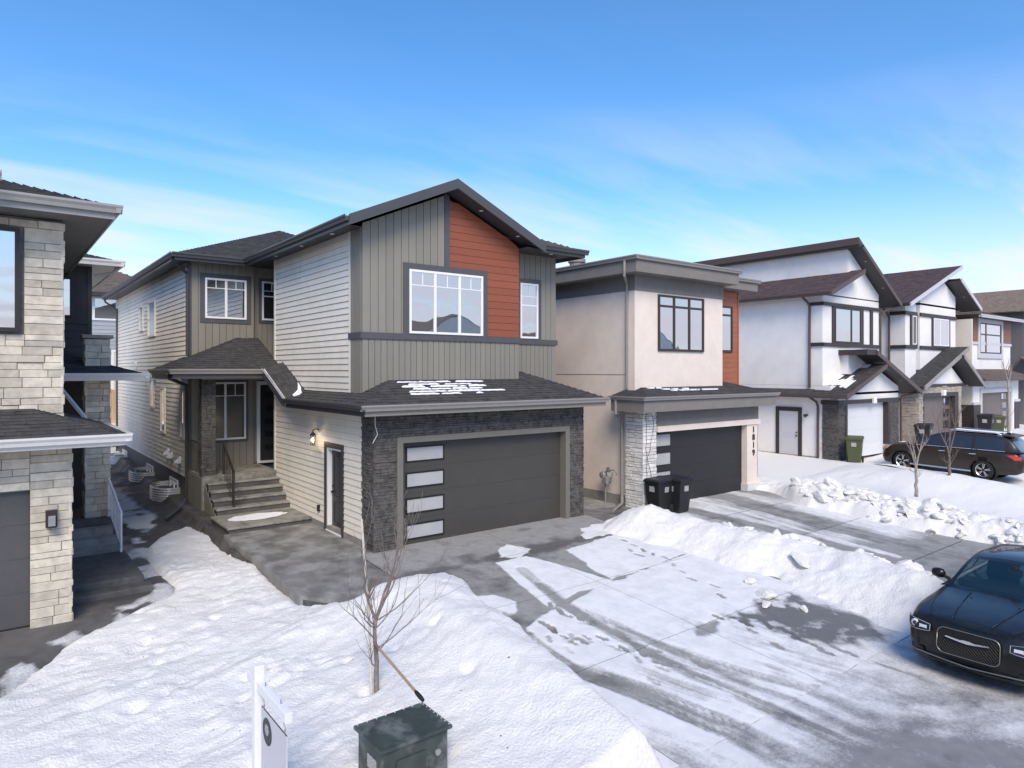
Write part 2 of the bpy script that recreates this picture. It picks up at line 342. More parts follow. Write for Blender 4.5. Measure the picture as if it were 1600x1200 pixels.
def obj(name, me, mt, parent=None):
    o = bpy.data.objects.new(name, me); COL.objects.link(o)
    if mt is not None and not me.materials: me.materials.append(MATS[mt])
    if parent is not None:
        o.parent = parent; o.matrix_parent_inverse = Matrix.Translation(-Vector(parent.location)) if parent.type == 'EMPTY' and parent.parent is None and parent.rotation_euler.z == 0 else Matrix()
    return o
def tag(o, label, cat, group=None):
    o['label'] = label; o['category'] = cat
    if group: o['group'] = group
    return o
def thing(name, label, cat, loc, group=None):
    o = bpy.data.objects.new(name, None); COL.objects.link(o); o.location = loc; o.empty_display_size = .3
    tag(o, label, cat, group); return o
def structure(o): o['kind'] = 'structure'; return o
def stuff(o): o['kind'] = 'stuff'; return o
def face(kind, c):
    return {'y-': lambda a, z, o: (a, c-o, z), 'y+': lambda a, z, o: (a, c+o, z), 'x-': lambda a, z, o: (c-o, a, z), 'x+': lambda a, z, o: (c+o, a, z)}[kind]

# ------------------------------------------------------------------ building helpers
def lap_siding(parent, F, a0, a1, z0, z1, pitch, mt, name='siding_plank', out=.027, gap=.008):
    n = max(1, round((z1-z0)/pitch)); p = (z1-z0)/n; me = None
    for i in range(n):
        if me is None:
            b = MB(); top = p+.012
            top = p-.001; zb_ = z0+gap  # gap bares the dark core, a drawn shadow line under each lap
            b.hexa([F(a0,zb_,0),F(a1,zb_,0),F(a1,zb_,out),F(a0,zb_,out),F(a0,z0+top,0),F(a1,z0+top,0),F(a1,z0+top,.008),F(a0,z0+top,.008)])
            me = b.mesh(name)
        o = obj(name, me, mt, parent); o.location = (0, 0, i*p)
def boards(parent, F, a0, a1, z0, z1, pitch, mt, name='wall_board', gap=.014, out=.022):
    """vertical boards; z0 and z1 may be functions of a"""
    f0 = z0 if callable(z0) else (lambda a: z0); f1 = z1 if callable(z1) else (lambda a: z1)
    n = max(1, round((a1-a0)/pitch)); p = (a1-a0)/n
    for i in range(n):
        x0, x1 = a0+i*p+gap/2, a0+(i+1)*p-gap/2
        if min(f1(x0)-f0(x0), f1(x1)-f0(x1)) < .02: continue
        MB().hexa([F(x0,f0(x0),0),F(x1,f0(x1),0),F(x1,f0(x1),out),F(x0,f0(x0),out),F(x0,f1(x0),0),F(x1,f1(x1),0),F(x1,f1(x1),out),F(x0,f1(x0),out)]).build(name, mt, parent)
def stone_rows(F, a0, a1, z0, z1, hs, ls, holes=(), rnd=random):
    """random coursed stones on a wall face, cut around rectangular holes (a0,a1,z0,z1)"""
    cuts = sorted({z0, z1, *[h[2] for h in holes if z0 < h[2] < z1], *[h[3] for h in holes if z0 < h[3] < z1]})
    out = []
    for za, zb in zip(cuts, cuts[1:]):
        z = za
        while z < zb-.004:
            h = rnd.uniform(*hs)
            if zb-(z+h) < hs[0]: h = zb-z
            iv = [(a0, a1)]
            for q in holes:
                if q[2] < z+h-.003 and q[3] > z+.003:
                    nv = []
                    for s0, s1 in iv:
                        if q[1] <= s0 or q[0] >= s1: nv.append((s0, s1)); continue
                        if q[0] > s0: nv.append((s0, q[0]))
                        if q[1] < s1: nv.append((q[1], s1))
                    iv = nv
            for s0, s1 in iv:
                a = s0
                while a < s1-.004:
                    l = rnd.uniform(*ls)
                    if s1-(a+l) < ls[0]*.6: l = s1-a
                    if h > hs[0]*1.9 and rnd.random() < .35:
                        hh = h*rnd.uniform(.4, .6); out.append((a, a+l, z, z+hh)); out.append((a, a+l, z+hh, z+h))
                    else: out.append((a, a+l, z, z+h))
                    a += l
            z += h
    return out
def stone_geo(b, F, s, gap=.006, o=(.03, .055), ch=.007, rnd=random):
    a0, a1, z0, z1 = s; a0 += gap/2; a1 -= gap/2; z0 += gap/2; z1 -= gap/2; d = rnd.uniform(*o); c = min(ch, (a1-a0)*.2, (z1-z0)*.2)
    j = lambda: rnd.uniform(-.004, .004)
    v = [F(a0,z0,0),F(a1,z0,0),F(a1,z1,0),F(a0,z1,0), F(a0,z0,d-c),F(a1,z0,d-c),F(a1,z1,d-c),F(a0,z1,d-c),
         F(a0+c,z0+c,d+j()),F(a1-c,z0+c,d+j()),F(a1-c,z1-c,d+j()),F(a0+c,z1-c,d+j())]
    fs = [(8,9,10,11)] + [(i, (i+1) % 4, 4+(i+1) % 4, 4+i) for i in range(4)] + [(4+i, 4+(i+1) % 4, 8+(i+1) % 4, 8+i) for i in range(4)]
    b.add(v, fs)
def stones(parent, F, stones_, mt, single=True, name='stone', **k):
    if single:
        for s in stones_:
            b = MB(); stone_geo(b, F, s, **k); b.build(name, mt, parent)
    else:
        b = MB()
        for s in stones_: stone_geo(b, F, s, **k)
        if stones_: stuff(b.build(name+'work', mt, parent))
def window(parent, F, a0, a1, z0, z1, frame='white_frame', fw=.055, mull=(), rail=None, muntin=False, trim=None, trim_mat='dark_trim', glass='glass', o=.03, sash=None):
    """frame part with panes as sub-parts; mull = fractions of width; rail = z fraction of a transom"""
    if trim: MB().fring(F, a0, a1, z0, z1, trim, 0, o+.012).build('window_trim', trim_mat, parent)
    b = MB(); i0, i1, k0, k1 = a0+fw, a1-fw, z0+fw, z1-fw
    b.fring(F, i0, i1, k0, k1, fw, 0, o+.035)
    xs = [i0]
    for m_ in mull:
        c = a0+(a1-a0)*m_; b.fbox(F, c-fw*.6, c+fw*.6, k0, k1, 0, o+.03); xs += [c-fw*.6, c+fw*.6]
    xs.append(i1)
    cells = [(xs[i], xs[i+1]) for i in range(0, len(xs), 2)]
    zs = [(k0, k1)]
    if rail:
        zr = z0+(z1-z0)*rail; b.fbox(F, i0, i1, zr-fw*.5, zr+fw*.5, 0, o+.028); zs = [(k0, zr-fw*.5), (zr+fw*.5, k1)]
    if muntin:
        for c0, c1 in cells:
            zt = k0+(k1-k0)*.78; t = .011
            b.fbox(F, c0, c1, zt-t, zt+t, 0, o+.014); b.fbox(F, (c0+c1)/2-t, (c0+c1)/2+t, zt+t, k1, 0, o+.014)
    if sash:
        zr = z0+(z1-z0)*sash; b.fbox(F, i0, i1, zr-fw*.35, zr+fw*.35, 0, o+.02)
    w = b.build('window', frame, parent)
    for c0, c1 in cells:
        for q0, q1 in zs: MB().fbox(F, c0, c1, q0, q1, 0, o+.006).build('pane', glass, w)
    return w
def gutter(parent, p0, p1, outd, mt, h=.12, d=.11, name='gutter'):
    o = Vector(outd).normalized(); p0 = Vector(p0); p1 = Vector(p1)
    prof = [(0, 0), (0, -h), (d*.62, -h), (d*.75, -h*.55), (d, -h*.2), (d, 0.012), (d-.012, .012), (d-.02, -.02), (.02, -.02)]
    b = MB(); n = len(prof); vv = [p+o*a+Vector((0,0,z)) for p in (p0, p1) for a, z in prof]
    b.add(vv, [tuple(range(n)), tuple(range(n, 2*n))] + [(i, (i+1) % n, n+(i+1) % n, n+i) for i in range(n)])
    return b.build(name, mt, parent)
def downspout(parent, pts, mt, r=.038): return MB().tube(pts, r, 6).build('downspout', mt, parent)
def roof_plane(parent, pts, mt, thick=.05, shingles=True, course=.14, tab=(.22, .36), name='roof', sub=None, rnd=random):
    """sloped plane; pts[0]->pts[1] is the eave; shingle tabs overlap upwards"""
    P = [Vector(p) for p in pts]; nrm = (P[1]-P[0]).cross(P[2]-P[0]).normalized()
    if nrm.z < 0: nrm = -nrm
    r = MB().prism(P, -nrm*thick).build(name, mt, parent)
    if shingles:
        u = (P[1]-P[0]).normalized(); v = nrm.cross(u)
        if v.z < 0: v = -v
        q = [((p-P[0]).dot(u), (p-P[0]).dot(v)) for p in P]; vmax = max(t[1] for t in q)
        b = MB(); k = 0; y = 0.
        while y < vmax-.03:
            ym = min(y+course*.5, vmax-.01); xs = []
            for i in range(len(q)):
                (ax, ay), (bx, by) = q[i], q[(i+1) % len(q)]
                if (ay-ym)*(by-ym) < 0: xs.append(ax+(bx-ax)*(ym-ay)/(by-ay))
            xs.sort()
            for s0, s1 in zip(xs[::2], xs[1::2]):
                x = s0
                while x < s1-.01:
                    w = rnd.uniform(*tab)
                    if s1-(x+w) < tab[0]*.5: w = s1-x
                    h = rnd.uniform(.012, .022); dy = rnd.choice((0, 0, -.012)); y1 = min(y+course*1.12, vmax)
                    c = [(x+.003, y+dy, .001), (x+w-.003, y+dy, .001), (x+.003, y+dy, h), (x+w-.003, y+dy, h), (x+w-.003, y1, .004), (x+.003, y1, .004)]
                    b.add([P[0]+u*a+v*bb+nrm*cc for a, bb, cc in c], [(0,1,3,2), (2,3,4,5), (0,2,5), (1,4,3)]); x += w
            y += course; k += 1
        # a shingle roof of thousands of tabs: one sub-part
        stuff(b.build('shingles', mt, r if parent is not None and parent.parent is None else parent))
    return r
def rake(parent, p0, p1, mt, h=.2, t=.05, outd=(0,-1,0), name='fascia'):
    p0 = Vector(p0); p1 = Vector(p1); o = Vector(outd)*t; dn = Vector((0,0,-h))
    return MB().hexa([p0+dn, p1+dn, p1+dn+o, p0+dn+o, p0, p1, p1+o, p0+o]).build(name, mt, parent)
def garage_door(parent, F, a0, a1, z0, z1, mt, rec, glass='frosted', side='l', ww=.95, wh=.28, wins=4, inset=.16, frame='garage_dark'):
    d = bpy.data.objects.new('garage_door', None); COL.objects.link(d); d.parent = parent; d.matrix_parent_inverse = Matrix.Translation(-Vector(parent.location))
    h = (z1-z0)/4
    for i in range(4):
        MB().fbox(F, a0, a1, z0+i*h+.0015, z0+(i+1)*h-.0015, -rec-.05, -rec).build('panel', mt, d)
        if wins:
            w0 = a0+inset if side == 'l' else a1-inset-ww; zc = z0+(i+.5)*h
            MB().fring(F, w0, w0+ww, zc-wh/2, zc+wh/2, .035, -rec, -rec+.018).build('pane_frame', frame, d)
            MB().fbox(F, w0, w0+ww, zc-wh/2, zc+wh/2, -rec, -rec+.006).build('pane', glass, d)
    MB().fbox(F, a0, a1, z0-.02, z0+.008, -rec-.03, -rec+.012).build('weather_strip', 'rubber', d)
    return d
def soffit_light(parent, p): MB().lathe([(.055, 0), (.055, -.008), (.04, -.012)], p, 'z', 12).build('soffit_light', 'light_disc', parent)

# ------------------------------------------------------------------ terrain helpers
def _hash(ix, iy, seed):
    h = (ix.astype(np.int64)*374761393 + iy.astype(np.int64)*668265263 + seed*69069) & 0xffffffff
    h = ((h ^ (h >> 13))*1274126177) & 0xffffffff
    return ((h ^ (h >> 16)) & 0xffff)/65535.
def vnoise(x, y, seed=0):
    ix = np.floor(x); iy = np.floor(y); fx = x-ix; fy = y-iy; ux = fx*fx*(3-2*fx); uy = fy*fy*(3-2*fy)
    a = _hash(ix, iy, seed); b = _hash(ix+1, iy, seed); c = _hash(ix, iy+1, seed); d = _hash(ix+1, iy+1, seed)
    return (a*(1-ux)+b*ux)*(1-uy)+(c*(1-ux)+d*ux)*uy
def fbm(x, y, seed=0, octs=4, gain=.5):
    s = 0; a = 1; t = 0
    for i in range(octs): s = s+a*(vnoise(x*2**i, y*2**i, seed+i*17)-.5); t += a; a *= gain
    return s/t*2
def sdpoly(X, Y, poly):
    d = np.full(X.shape, 1e9); ins = np.zeros(X.shape, bool); n = len(poly)
    for i in range(n):
        ax, ay = poly[i]; bx, by = poly[(i+1) % n]; ex, ey = bx-ax, by-ay
        t = np.clip(((X-ax)*ex+(Y-ay)*ey)/(ex*ex+ey*ey+1e-9), 0, 1)
        d = np.minimum(d, np.hypot(X-ax-t*ex, Y-ay-t*ey))
        c = ((ay > Y) != (by > Y)) & (X < (bx-ax)*(Y-ay)/((by-ay) if abs(by-ay) > 1e-9 else 1e-9)+ax); ins ^= c
    return np.where(ins, d, -d)
def sdline(X, Y, line):
    """distance to a polyline and the distance run along it"""
    d = np.full(X.shape, 1e9); s = np.zeros(X.shape); acc = 0.; side = np.zeros(X.shape)
    for (ax, ay), (bx, by) in zip(line, line[1:]):
        ex, ey = bx-ax, by-ay; L = math.hypot(ex, ey)
        t = np.clip(((X-ax)*ex+(Y-ay)*ey)/(L*L), 0, 1); px, py = X-ax-t*ex, Y-ay-t*ey; q = np.hypot(px, py)
        m_ = q < d; d = np.where(m_, q, d); s = np.where(m_, acc+t*L, s); side = np.where(m_, np.sign(ex*py-ey*px)*q, side); acc += L
    return d, s, side
def sstep(x, a, b): t = np.clip((x-a)/(b-a), 0, 1); return t*t*(3-2*t)
def hfield(name, X0, X1, Y0, Y1, res, zf, mt, attrs=None, parent=None):
    nx = max(2, int(round((X1-X0)/res))+1); ny = max(2, int(round((Y1-Y0)/res))+1)
    xs = np.linspace(X0, X1, nx); ys = np.linspace(Y0, Y1, ny); X, Y = np.meshgrid(xs, ys)
    Z = zf(X, Y)*np.ones_like(X); co = np.stack([X, Y, Z], -1).reshape(-1, 3)
    idx = np.arange(nx*ny).reshape(ny, nx); q = np.stack([idx[:-1, :-1], idx[:-1, 1:], idx[1:, 1:], idx[1:, :-1]], -1).reshape(-1)
    me = bpy.data.meshes.new(name); me.vertices.add(len(co)); me.vertices.foreach_set('co', co.astype(np.float32).ravel())
    nf = len(q)//4; me.loops.add(len(q)); me.loops.foreach_set('vertex_index', q.astype(np.int32))
    me.polygons.add(nf); me.polygons.foreach_set('loop_start', (np.arange(nf)*4).astype(np.int32)); me.polygons.foreach_set('loop_total', np.full(nf, 4, np.int32))
    me.polygons.foreach_set('use_smooth', np.ones(nf, bool)); me.update(); me.validate()
    for k, fn in (attrs or {}).items():
        a = me.attributes.new(k, 'FLOAT', 'POINT'); a.data.foreach_set('value', (fn(X, Y)*np.ones_like(X)).astype(np.float32).ravel())
    return obj(name, me, mt, parent)

CURB_Y = 5.07; STREET_Z = -.6
ZB_X = [-30, 1.0, 1.6, 4.3, 4.5, 13.4, 15.8, 22, 28, 36, 44, 54, 90]
ZB_Z = [-.19, -.19, -.28, -.26, 0, 0, -.2, -.2, .15, .22, .40, .40, .4]
def plane(X, Y):
    """level of the paving and lawns between the houses and the kerb"""
    zb = np.interp(X, ZB_X, ZB_Z); t = np.clip((Y-CURB_Y)/(13.6-CURB_Y), 0, 1)
    return STREET_Z+.0*X+(zb-STREET_Z)*t+np.clip(Y-13.6, 0, 30)*.012

LAWN = [(-3, 4.9), (-3, 8.0), (-.8, 10.6), (.14, 11.87), (.62, 12.64), (1.18, 13.25), (2.5, 14.2), (2.72, 14.6), (2.62, 17.2), (2.9, 18.2), (3.5, 19.3), (4.1, 19.9), (4.95, 19.9), (4.95, 17.2), (4.8, 16), (4.8, 12.2),
        (5.25, 11.5), (6.5, 11.6), (7.25, 11.5), (7.3, 10.5), (7.1, 9.9), (6.85, 8.4), (6.62, 7.3), (6.45, 6.4), (6.3, 5.3), (6.2, 4.9)]
# ------------------------------------------------------------------ ground, street, paving
structure(hfield('ground', -400, 900, -500, 900, 26, lambda X, Y: -1.0+0*X, 'snow'))
structure(hfield('road', -60, 120, -8, CURB_Y, 1.0, lambda X, Y: STREET_Z-.012+0*X, 'street_slush',
    {'snow': lambda X, Y: .38+.25*fbm(X*.4, Y*2, 3), 'wet': lambda X, Y: .25+0*X}))
T1 = [(8.97, 11.2), (8.68, 10.13), (8.47, 9.34), (8.39, 8.12), (8.36, 7.24), (8.35, 6.35), (8.60, 4.71), (9.4, 3.2), (11, 2.2), (14, 1.6)]
T2 = [(8.79, 10.26), (8.57, 9.11), (8.68, 8.24), (8.77, 6.92), (8.84, 5.6), (9.2, 4.57), (10, 3.4), (12, 2.6), (15, 2.3)]
T3 = [(7.2, 9.63), (6.99, 8.32), (6.94, 7.37), (7.27, 6.41), (7.46, 5.28), (7.7, 4.4), (8.6, 3), (10.5, 1.8), (13, 1)]
T4 = [(7.01, 7.45), (7.39, 6.76), (7.63, 5.7), (7.9, 4.74), (8.8, 3.3), (10.6, 2.2), (13, 1.4)]
T5 = [(8.58, 8.0), (8.77, 7.18), (9.1, 5.98), (9.5, 5.12), (10.2, 4.14), (12, 3.0), (15, 2.8)]
PATCH_BIG = [(8.73, 11.8), (9.6, 11.83), (9.9, 10.92), (10.18, 9.7), (9.69, 9.59), (9.16, 9.64), (8.15, 9.3), (8.45, 10.87)]
PATCH_2 = [(10.66, 11.67), (11.17, 11.75), (12.65, 11.97), (13.56, 12.29), (14.4, 11.76), (14.4, 10.2), (11.14, 9.82), (10.2, 9.77), (10.36, 10.6)]
PATCH_S1 = [(9.34, 12.54), (9.72, 12.76), (10.15, 12.13), (9.39, 11.8), (8.99, 12.03)]
PATCH_S2 = [(12.17, 12.81), (13.29, 12.86), (13.5, 12.47), (12.66, 12.02), (11.7, 12.08)]
PATCH_L = [(7.31, 10.48), (7.66, 10.45), (7.8, 9.93), (7.6, 9.55), (7.21, 9.46), (7.13, 9.83)]
RIGHT = [(9.69, 9.59), (10.18, 9.7), (11.14, 9.82), (14.6, 10.22), (14.6, 8.61), (13.4, 4.83), (7.96, 4.02), (5.5, 4.5), (6.4, 7.73), (6.78, 8.72), (7.7, 9.16), (8.15, 9.3)]
WET = [(10.52, 7.3), (11.3, 7.35), (11.97, 7.51), (12.9, 7.37), (12.9, 6.8), (12.9, 6.05), (12.6, 5.17), (11.62, 5.42), (10.84, 6.37), (10.58, 6.95)]
WETSM = [(9.64, 7.34), (10.32, 7.3), (9.78, 7.04), (9.42, 7.1)]
FEET = []
_r = random.Random(3)
for (x, y) in [(6.86, 9.84), (6.9, 9.4), (8.26, 9.47), (8.22, 9.16), (8.19, 8.95), (8.33, 8.77), (7.62, 8.9), (7.6, 8.62), (7.71, 8.27), (7.73, 8.06),
               (10.51, 7.41), (10.71, 6.97), (10.54, 6.73), (10.98, 6.7), (11.06, 6.44), (11.01, 6.23), (10.38, 6.16), (10.94, 6.08), (10.95, 5.8), (10.86, 5.59), (11.16, 5.53), (11.18, 5.33),
               (12.44, 11.48), (12.38, 11.12), (12.28, 10.73), (12.26, 10.42), (12.31, 10.08), (11.92, 10.52), (12.01, 10.89), (12.1, 9.7), (11.9, 9.3), (11.7, 8.9), (11.8, 8.4), (11.45, 8.0)]:
    FEET.append((x, y, _r.uniform(-.5, .5)+(1.2 if x > 10 else 1.5), _r.uniform(.45, .85), _r.uniform(.85, 1.15)))
for i in range(26): FEET.append((7.6+_r.gauss(0, .35)+i*.03, 8.9-i*.1+_r.gauss(0, .2), _r.uniform(1, 2.2), _r.uniform(.15, .75), _r.uniform(.8, 1.2)))
def drive_fields(X, Y):
    n1 = fbm(X*2.2, Y*2.2, 5, 5, .6)*.16
    def soft(p, w=.10, wob=1.): return sstep(sdpoly(X, Y, p)+n1*wob, -w, w)
    s = np.zeros_like(X)
    for p, w, wob in ((PATCH_BIG, .05, .35), (PATCH_2, .06, .8), (PATCH_S1, .06, .8), (PATCH_S2, .07, 1.1), (PATCH_L, .08, .8), (RIGHT, .08, .7)):
        s = np.maximum(s, soft(p, w, wob))
    s *= 1-.70*soft(WET, .3, 2.6)*(1-.65*sstep(fbm(X*3.5, Y*3.5, 31, 5), .0, .45)); s *= 1-.6*soft(WETSM, .08, 1.)
    s = s*(.92+.10*fbm(X*1.1, Y*1.1, 9))
    # old scuffed snow towards the street, streaked along the way the cars turn
    sk = vnoise((X-.05*(Y-9)**2)*11, Y*.35, 19)*.6+vnoise((X-.05*(Y-9)**2)*26, Y*.6, 23)*.4
    s *= 1-.40*sstep(Y, 8.9, 6.6)*sstep(X, 11.6, 10.2)*sstep(sk, .30, .75)*(.4+.6*sstep(fbm(X*1.3, Y*1.3, 29), -.3, .3))
    s *= 1-.30*sstep(Y, 8.4, 5.4)*sstep(fbm(X*1.2, Y*.7, 12)+.25, -.1, .4)
    for t, w, k in ((T1, .17, .72), (T2, .13, .5), (T3, .19, .80), (T4, .15, .66), (T5, .17, .55)):
        d, l, sid = sdline(X, Y, t)
        streak = .55+.45*vnoise(sid*38, l*.55, 41)+.25*(vnoise(sid*90, l*1.5, 43)-.5)
        tread = .93+.07*np.sin(l*46+np.sin(sid*30)*2)
        s *= 1-k*sstep(w-d+.05*fbm(l*1.5, sid*3, 8), -.03, .09)*np.clip(streak, 0, 1.1)*tread*(.7+.5*vnoise(l*.8, sid*2, 14))
    dark = sdline(X, Y, [(8.75, 10.4), (8.45, 9.3), (8.40, 8.1), (8.36, 7.1)])[0]
    s *= 1-.75*sstep(.09-dark+.06*fbm(X*5, Y*5, 2), 0, .06)
    h = np.zeros_like(X)
    for fx, fy, an, fd, fs_ in FEET:
        m_ = (abs(X-fx) < .3) & (abs(Y-fy) < .3)
        if not m_.any(): continue
        c, sn_ = math.cos(an), math.sin(an); u = (X[m_]-fx)*c+(Y[m_]-fy)*sn_; v = -(X[m_]-fx)*sn_+(Y[m_]-fy)*c
        v = v*(1+.35*(abs(u) < .03)); e = np.sqrt((u/(.15*fs_))**2+(v/(.06*fs_))**2)+.25*(vnoise(X[m_]*22, Y[m_]*22, 6)-.5)
        s[m_] *= 1-fd*sstep(-e, -1.2, -.75); h[m_] -= .008*sstep(-e, -1.1, -.7)
    wet = .30+.45*sstep(-abs(Y-12.1)+.25*fbm(X, Y, 7), -.5, .1)+.6*soft(WET, .3)+.15*sstep(X, 9.5, 7.2)*sstep(Y, 12.6, 11.2)
    return s, wet, h
def drive_z(X, Y):
    s, w, h = drive_fields(X, Y); return plane(X, Y)+.016*sstep(s, .2, .9)+h+.004*fbm(X*9, Y*9, 4)
drv = MB().hexa([(4.6,5.1,-.9),(15.7,5.1,-.9),(15.7,13.7,-.9),(4.6,13.7,-.9),(4.6,5.1,-.66),(15.7,5.1,-.66),(15.7,13.7,-.06),(4.6,13.7,-.06)]).build('driveway', 'concrete_dark')
structure(drv)
xs_ = [6.45, 9.85, 13.3]; ys_ = [CURB_Y, 7.35, 9.85, 12.0, 14.0]
for x0, x1 in zip(xs_, xs_[1:]):
    for y0, y1 in zip(ys_, ys_[1:]):
        hfield('slab', x0+.004, x1-.004, y0+.004, y1-.004, .032, drive_z, 'driveway_slush', {'snow': lambda X, Y: drive_fields(X, Y)[0], 'wet': lambda X, Y: drive_fields(X, Y)[1]}, drv)
hfield('slab', 5.0, 6.446, CURB_Y, 10.95, .08, drive_z, 'driveway_slush', {'snow': lambda X, Y: .8+0*X, 'wet': lambda X, Y: .4+0*X}, drv)
hfield('slab', 13.31, 15.9, 5.08, 15.2, .06, drive_z, 'driveway_slush', {'snow': lambda X, Y: np.maximum(.75*sstep(X, 13.3, 13.9)*sstep(Y, 13.0, 12.3), .35*sstep(fbm(X*1.5, Y*1.5, 3), 0, .5)), 'wet': lambda X, Y: .6+0*X}, drv)
# walkway along the garage with its thick exposed edge
def poly_slab(name, poly, zf, bottom, mt, parent=None, attrs=()):
    n = len(poly); b = MB(); b.add([(x, y, zf(x, y)) for x, y in poly]+[(x, y, bottom) for x, y in poly], [tuple(range(n))]+[(i, (i+1) % n, n+(i+1) % n, n+i) for i in range(n)])
    o = b.build(name, mt, parent)
    for k, v in attrs:
        at = o.data.attributes.new(k, 'FLOAT', 'POINT'); at.data.foreach_set('value', [v]*len(o.data.vertices))
    return o
wz = lambda x, y: float(plane(np.array(5.5), np.array(y)))
walk = structure(poly_slab('walkway', [(4.60, 17.3), (4.60, 12.3), (5.2, 11.55), (6.43, 11.05), (6.43, 13.70), (6.80, 13.70), (6.80, 17.3)], lambda x, y: wz(x, y)-.012, -.9, 'concrete'))
for pl_ in ([(4.56, 17.34), (4.56, 14.91), (6.81, 14.91), (6.81, 17.34)], [(4.56, 14.90), (4.56, 12.4), (6.44, 12.4), (6.44, 13.72), (6.81, 13.72), (6.81, 14.90)], [(4.56, 12.39), (4.56, 12.25), (5.15, 11.5), (6.44, 11.0), (6.44, 12.39)]):
    poly_slab('slab', pl_, wz, -.9, 'driveway_slush', walk, (('wet', .5), ('snow', .06)))
# the neighbour's driveway beside the stone house, and the beige house's driveway
structure(hfield('neighbour_driveway', -8, 3.4, CURB_Y, 18.6, .12, lambda X, Y: plane(np.minimum(X, 1.0), Y)-.03-.35*sstep(sdpoly(X, Y, LAWN), .15, .6)+.006*fbm(X*2, Y*2, 3), 'dark_slush',
    {'snow': lambda X, Y: .62*sstep(fbm(X*2.6, Y*1.9, 33)-.15+.5*sstep(-sdpoly(X, Y, LAWN), .5, 0), .05, .5)*sstep(-sdpoly(X, Y, LAWN), 1.3, .1), 'wet': lambda X, Y: .45+.4*fbm(X*.8, Y*.8, 13)}))
structure(hfield('side_yard', .9, 4.9, 15.2, 40, .08, lambda X, Y: plane(X, Y)-.03-.12*sstep(Y, 18, 16.5)+.10*sstep(X, 1.5, 4.5)*sstep(Y, 18, 20)+.05*fbm(X*3, Y*3, 8), 'gravel_slush',
    {'snow': lambda X, Y: .95*sstep(.55-abs(X-3.3-.25*fbm(Y*.5, 0*Y, 4)), -.1, .35)*sstep(fbm(X*.9, Y*.7, 14)+.25, 0, .35)*sstep(Y, 30, 25)+.9*sstep(Y, 33, 36), 'wet': lambda X, Y: .5+0*X}))
def d2_snow(X, Y):
    s = .50+.75*fbm(X*1.1-Y*.12, Y*.28, 51, 5, .6)
    d, l, sd2 = sdline(X, Y, [(19.4, 12.5), (19.0, 10), (18.9, 8), (18.6, 5)]); s *= 1-.95*sstep(.55-d, 0, .35)
    d, l, sd2 = sdline(X, Y, [(17.1, 13), (17.2, 10), (17.2, 5)]); s *= 1-.8*sstep(.4-d, 0, .3)
    s *= sstep(Y, 6.6, 8.6)
    s = np.maximum(s, .65*sstep(.22-sdline(X, Y, [(18.4, 12.5), (17.9, 10), (17.6, 7.3)])[0]+.1*fbm(X*3, Y*3, 3), 0, .15))
    return s
dr2 = structure(hfield('beige_house_driveway', 15.7, 21.9, CURB_Y, 14.2, .3, lambda X, Y: plane(X, Y)-.05, 'concrete_dark'))
for y0, y1 in ((5.08, 6.9), (6.9, 9.6), (9.6, 12.0), (12.0, 14.1)):
    for x0, x1 in ((15.9, 18.9), (18.9, 21.9)):
        hfield('slab', x0+.01, x1-.01, y0+.01, y1-.01, .06, lambda X, Y: plane(X, Y)+.012*sstep(d2_snow(X, Y), .3, .8), 'driveway_slush', {'snow': d2_snow, 'wet': lambda X, Y: .38+.3*fbm(X*.8, Y*.5, 4)}, dr2)
# packed snow and ice on the street in front of the driveways
def st_snow(X, Y):
    s = .44+.30*fbm(X*.9+Y*.5, Y*1.6, 21, 5, .6)
    for t, w, k in ((T1, .22, .35), (T2, .2, .3), (T3, .25, .45), (T4, .2, .35), (T5, .22, .3)):
        d, l, sid = sdline(X, Y, t); s *= 1-k*sstep(w-d, 0, .12)*(.4+.6*vnoise(sid*30, l*.5, 3))
    s = s+.25*sstep(X, 8.6, 6)*sstep(Y, 3.5, 5)
    edge = np.where((X > 5.5) & (X < 13.6), drive_fields(X, np.full_like(X, CURB_Y+.1)+.3*(CURB_Y-Y))[0], s); k = sstep(Y+.25*fbm(X*1.5, Y*1.5, 4), 3.7, 5.1)
    return s*(1-k)+edge*k
structure(hfield('packed_snow_road', 3.5, 24, -.5, CURB_Y+.012, .06, lambda X, Y: STREET_Z+.012*fbm(X*2, Y*2, 6)+.004, 'street_slush', {'snow': st_snow, 'wet': lambda X, Y: .25+.2*fbm(X, Y, 5)}))

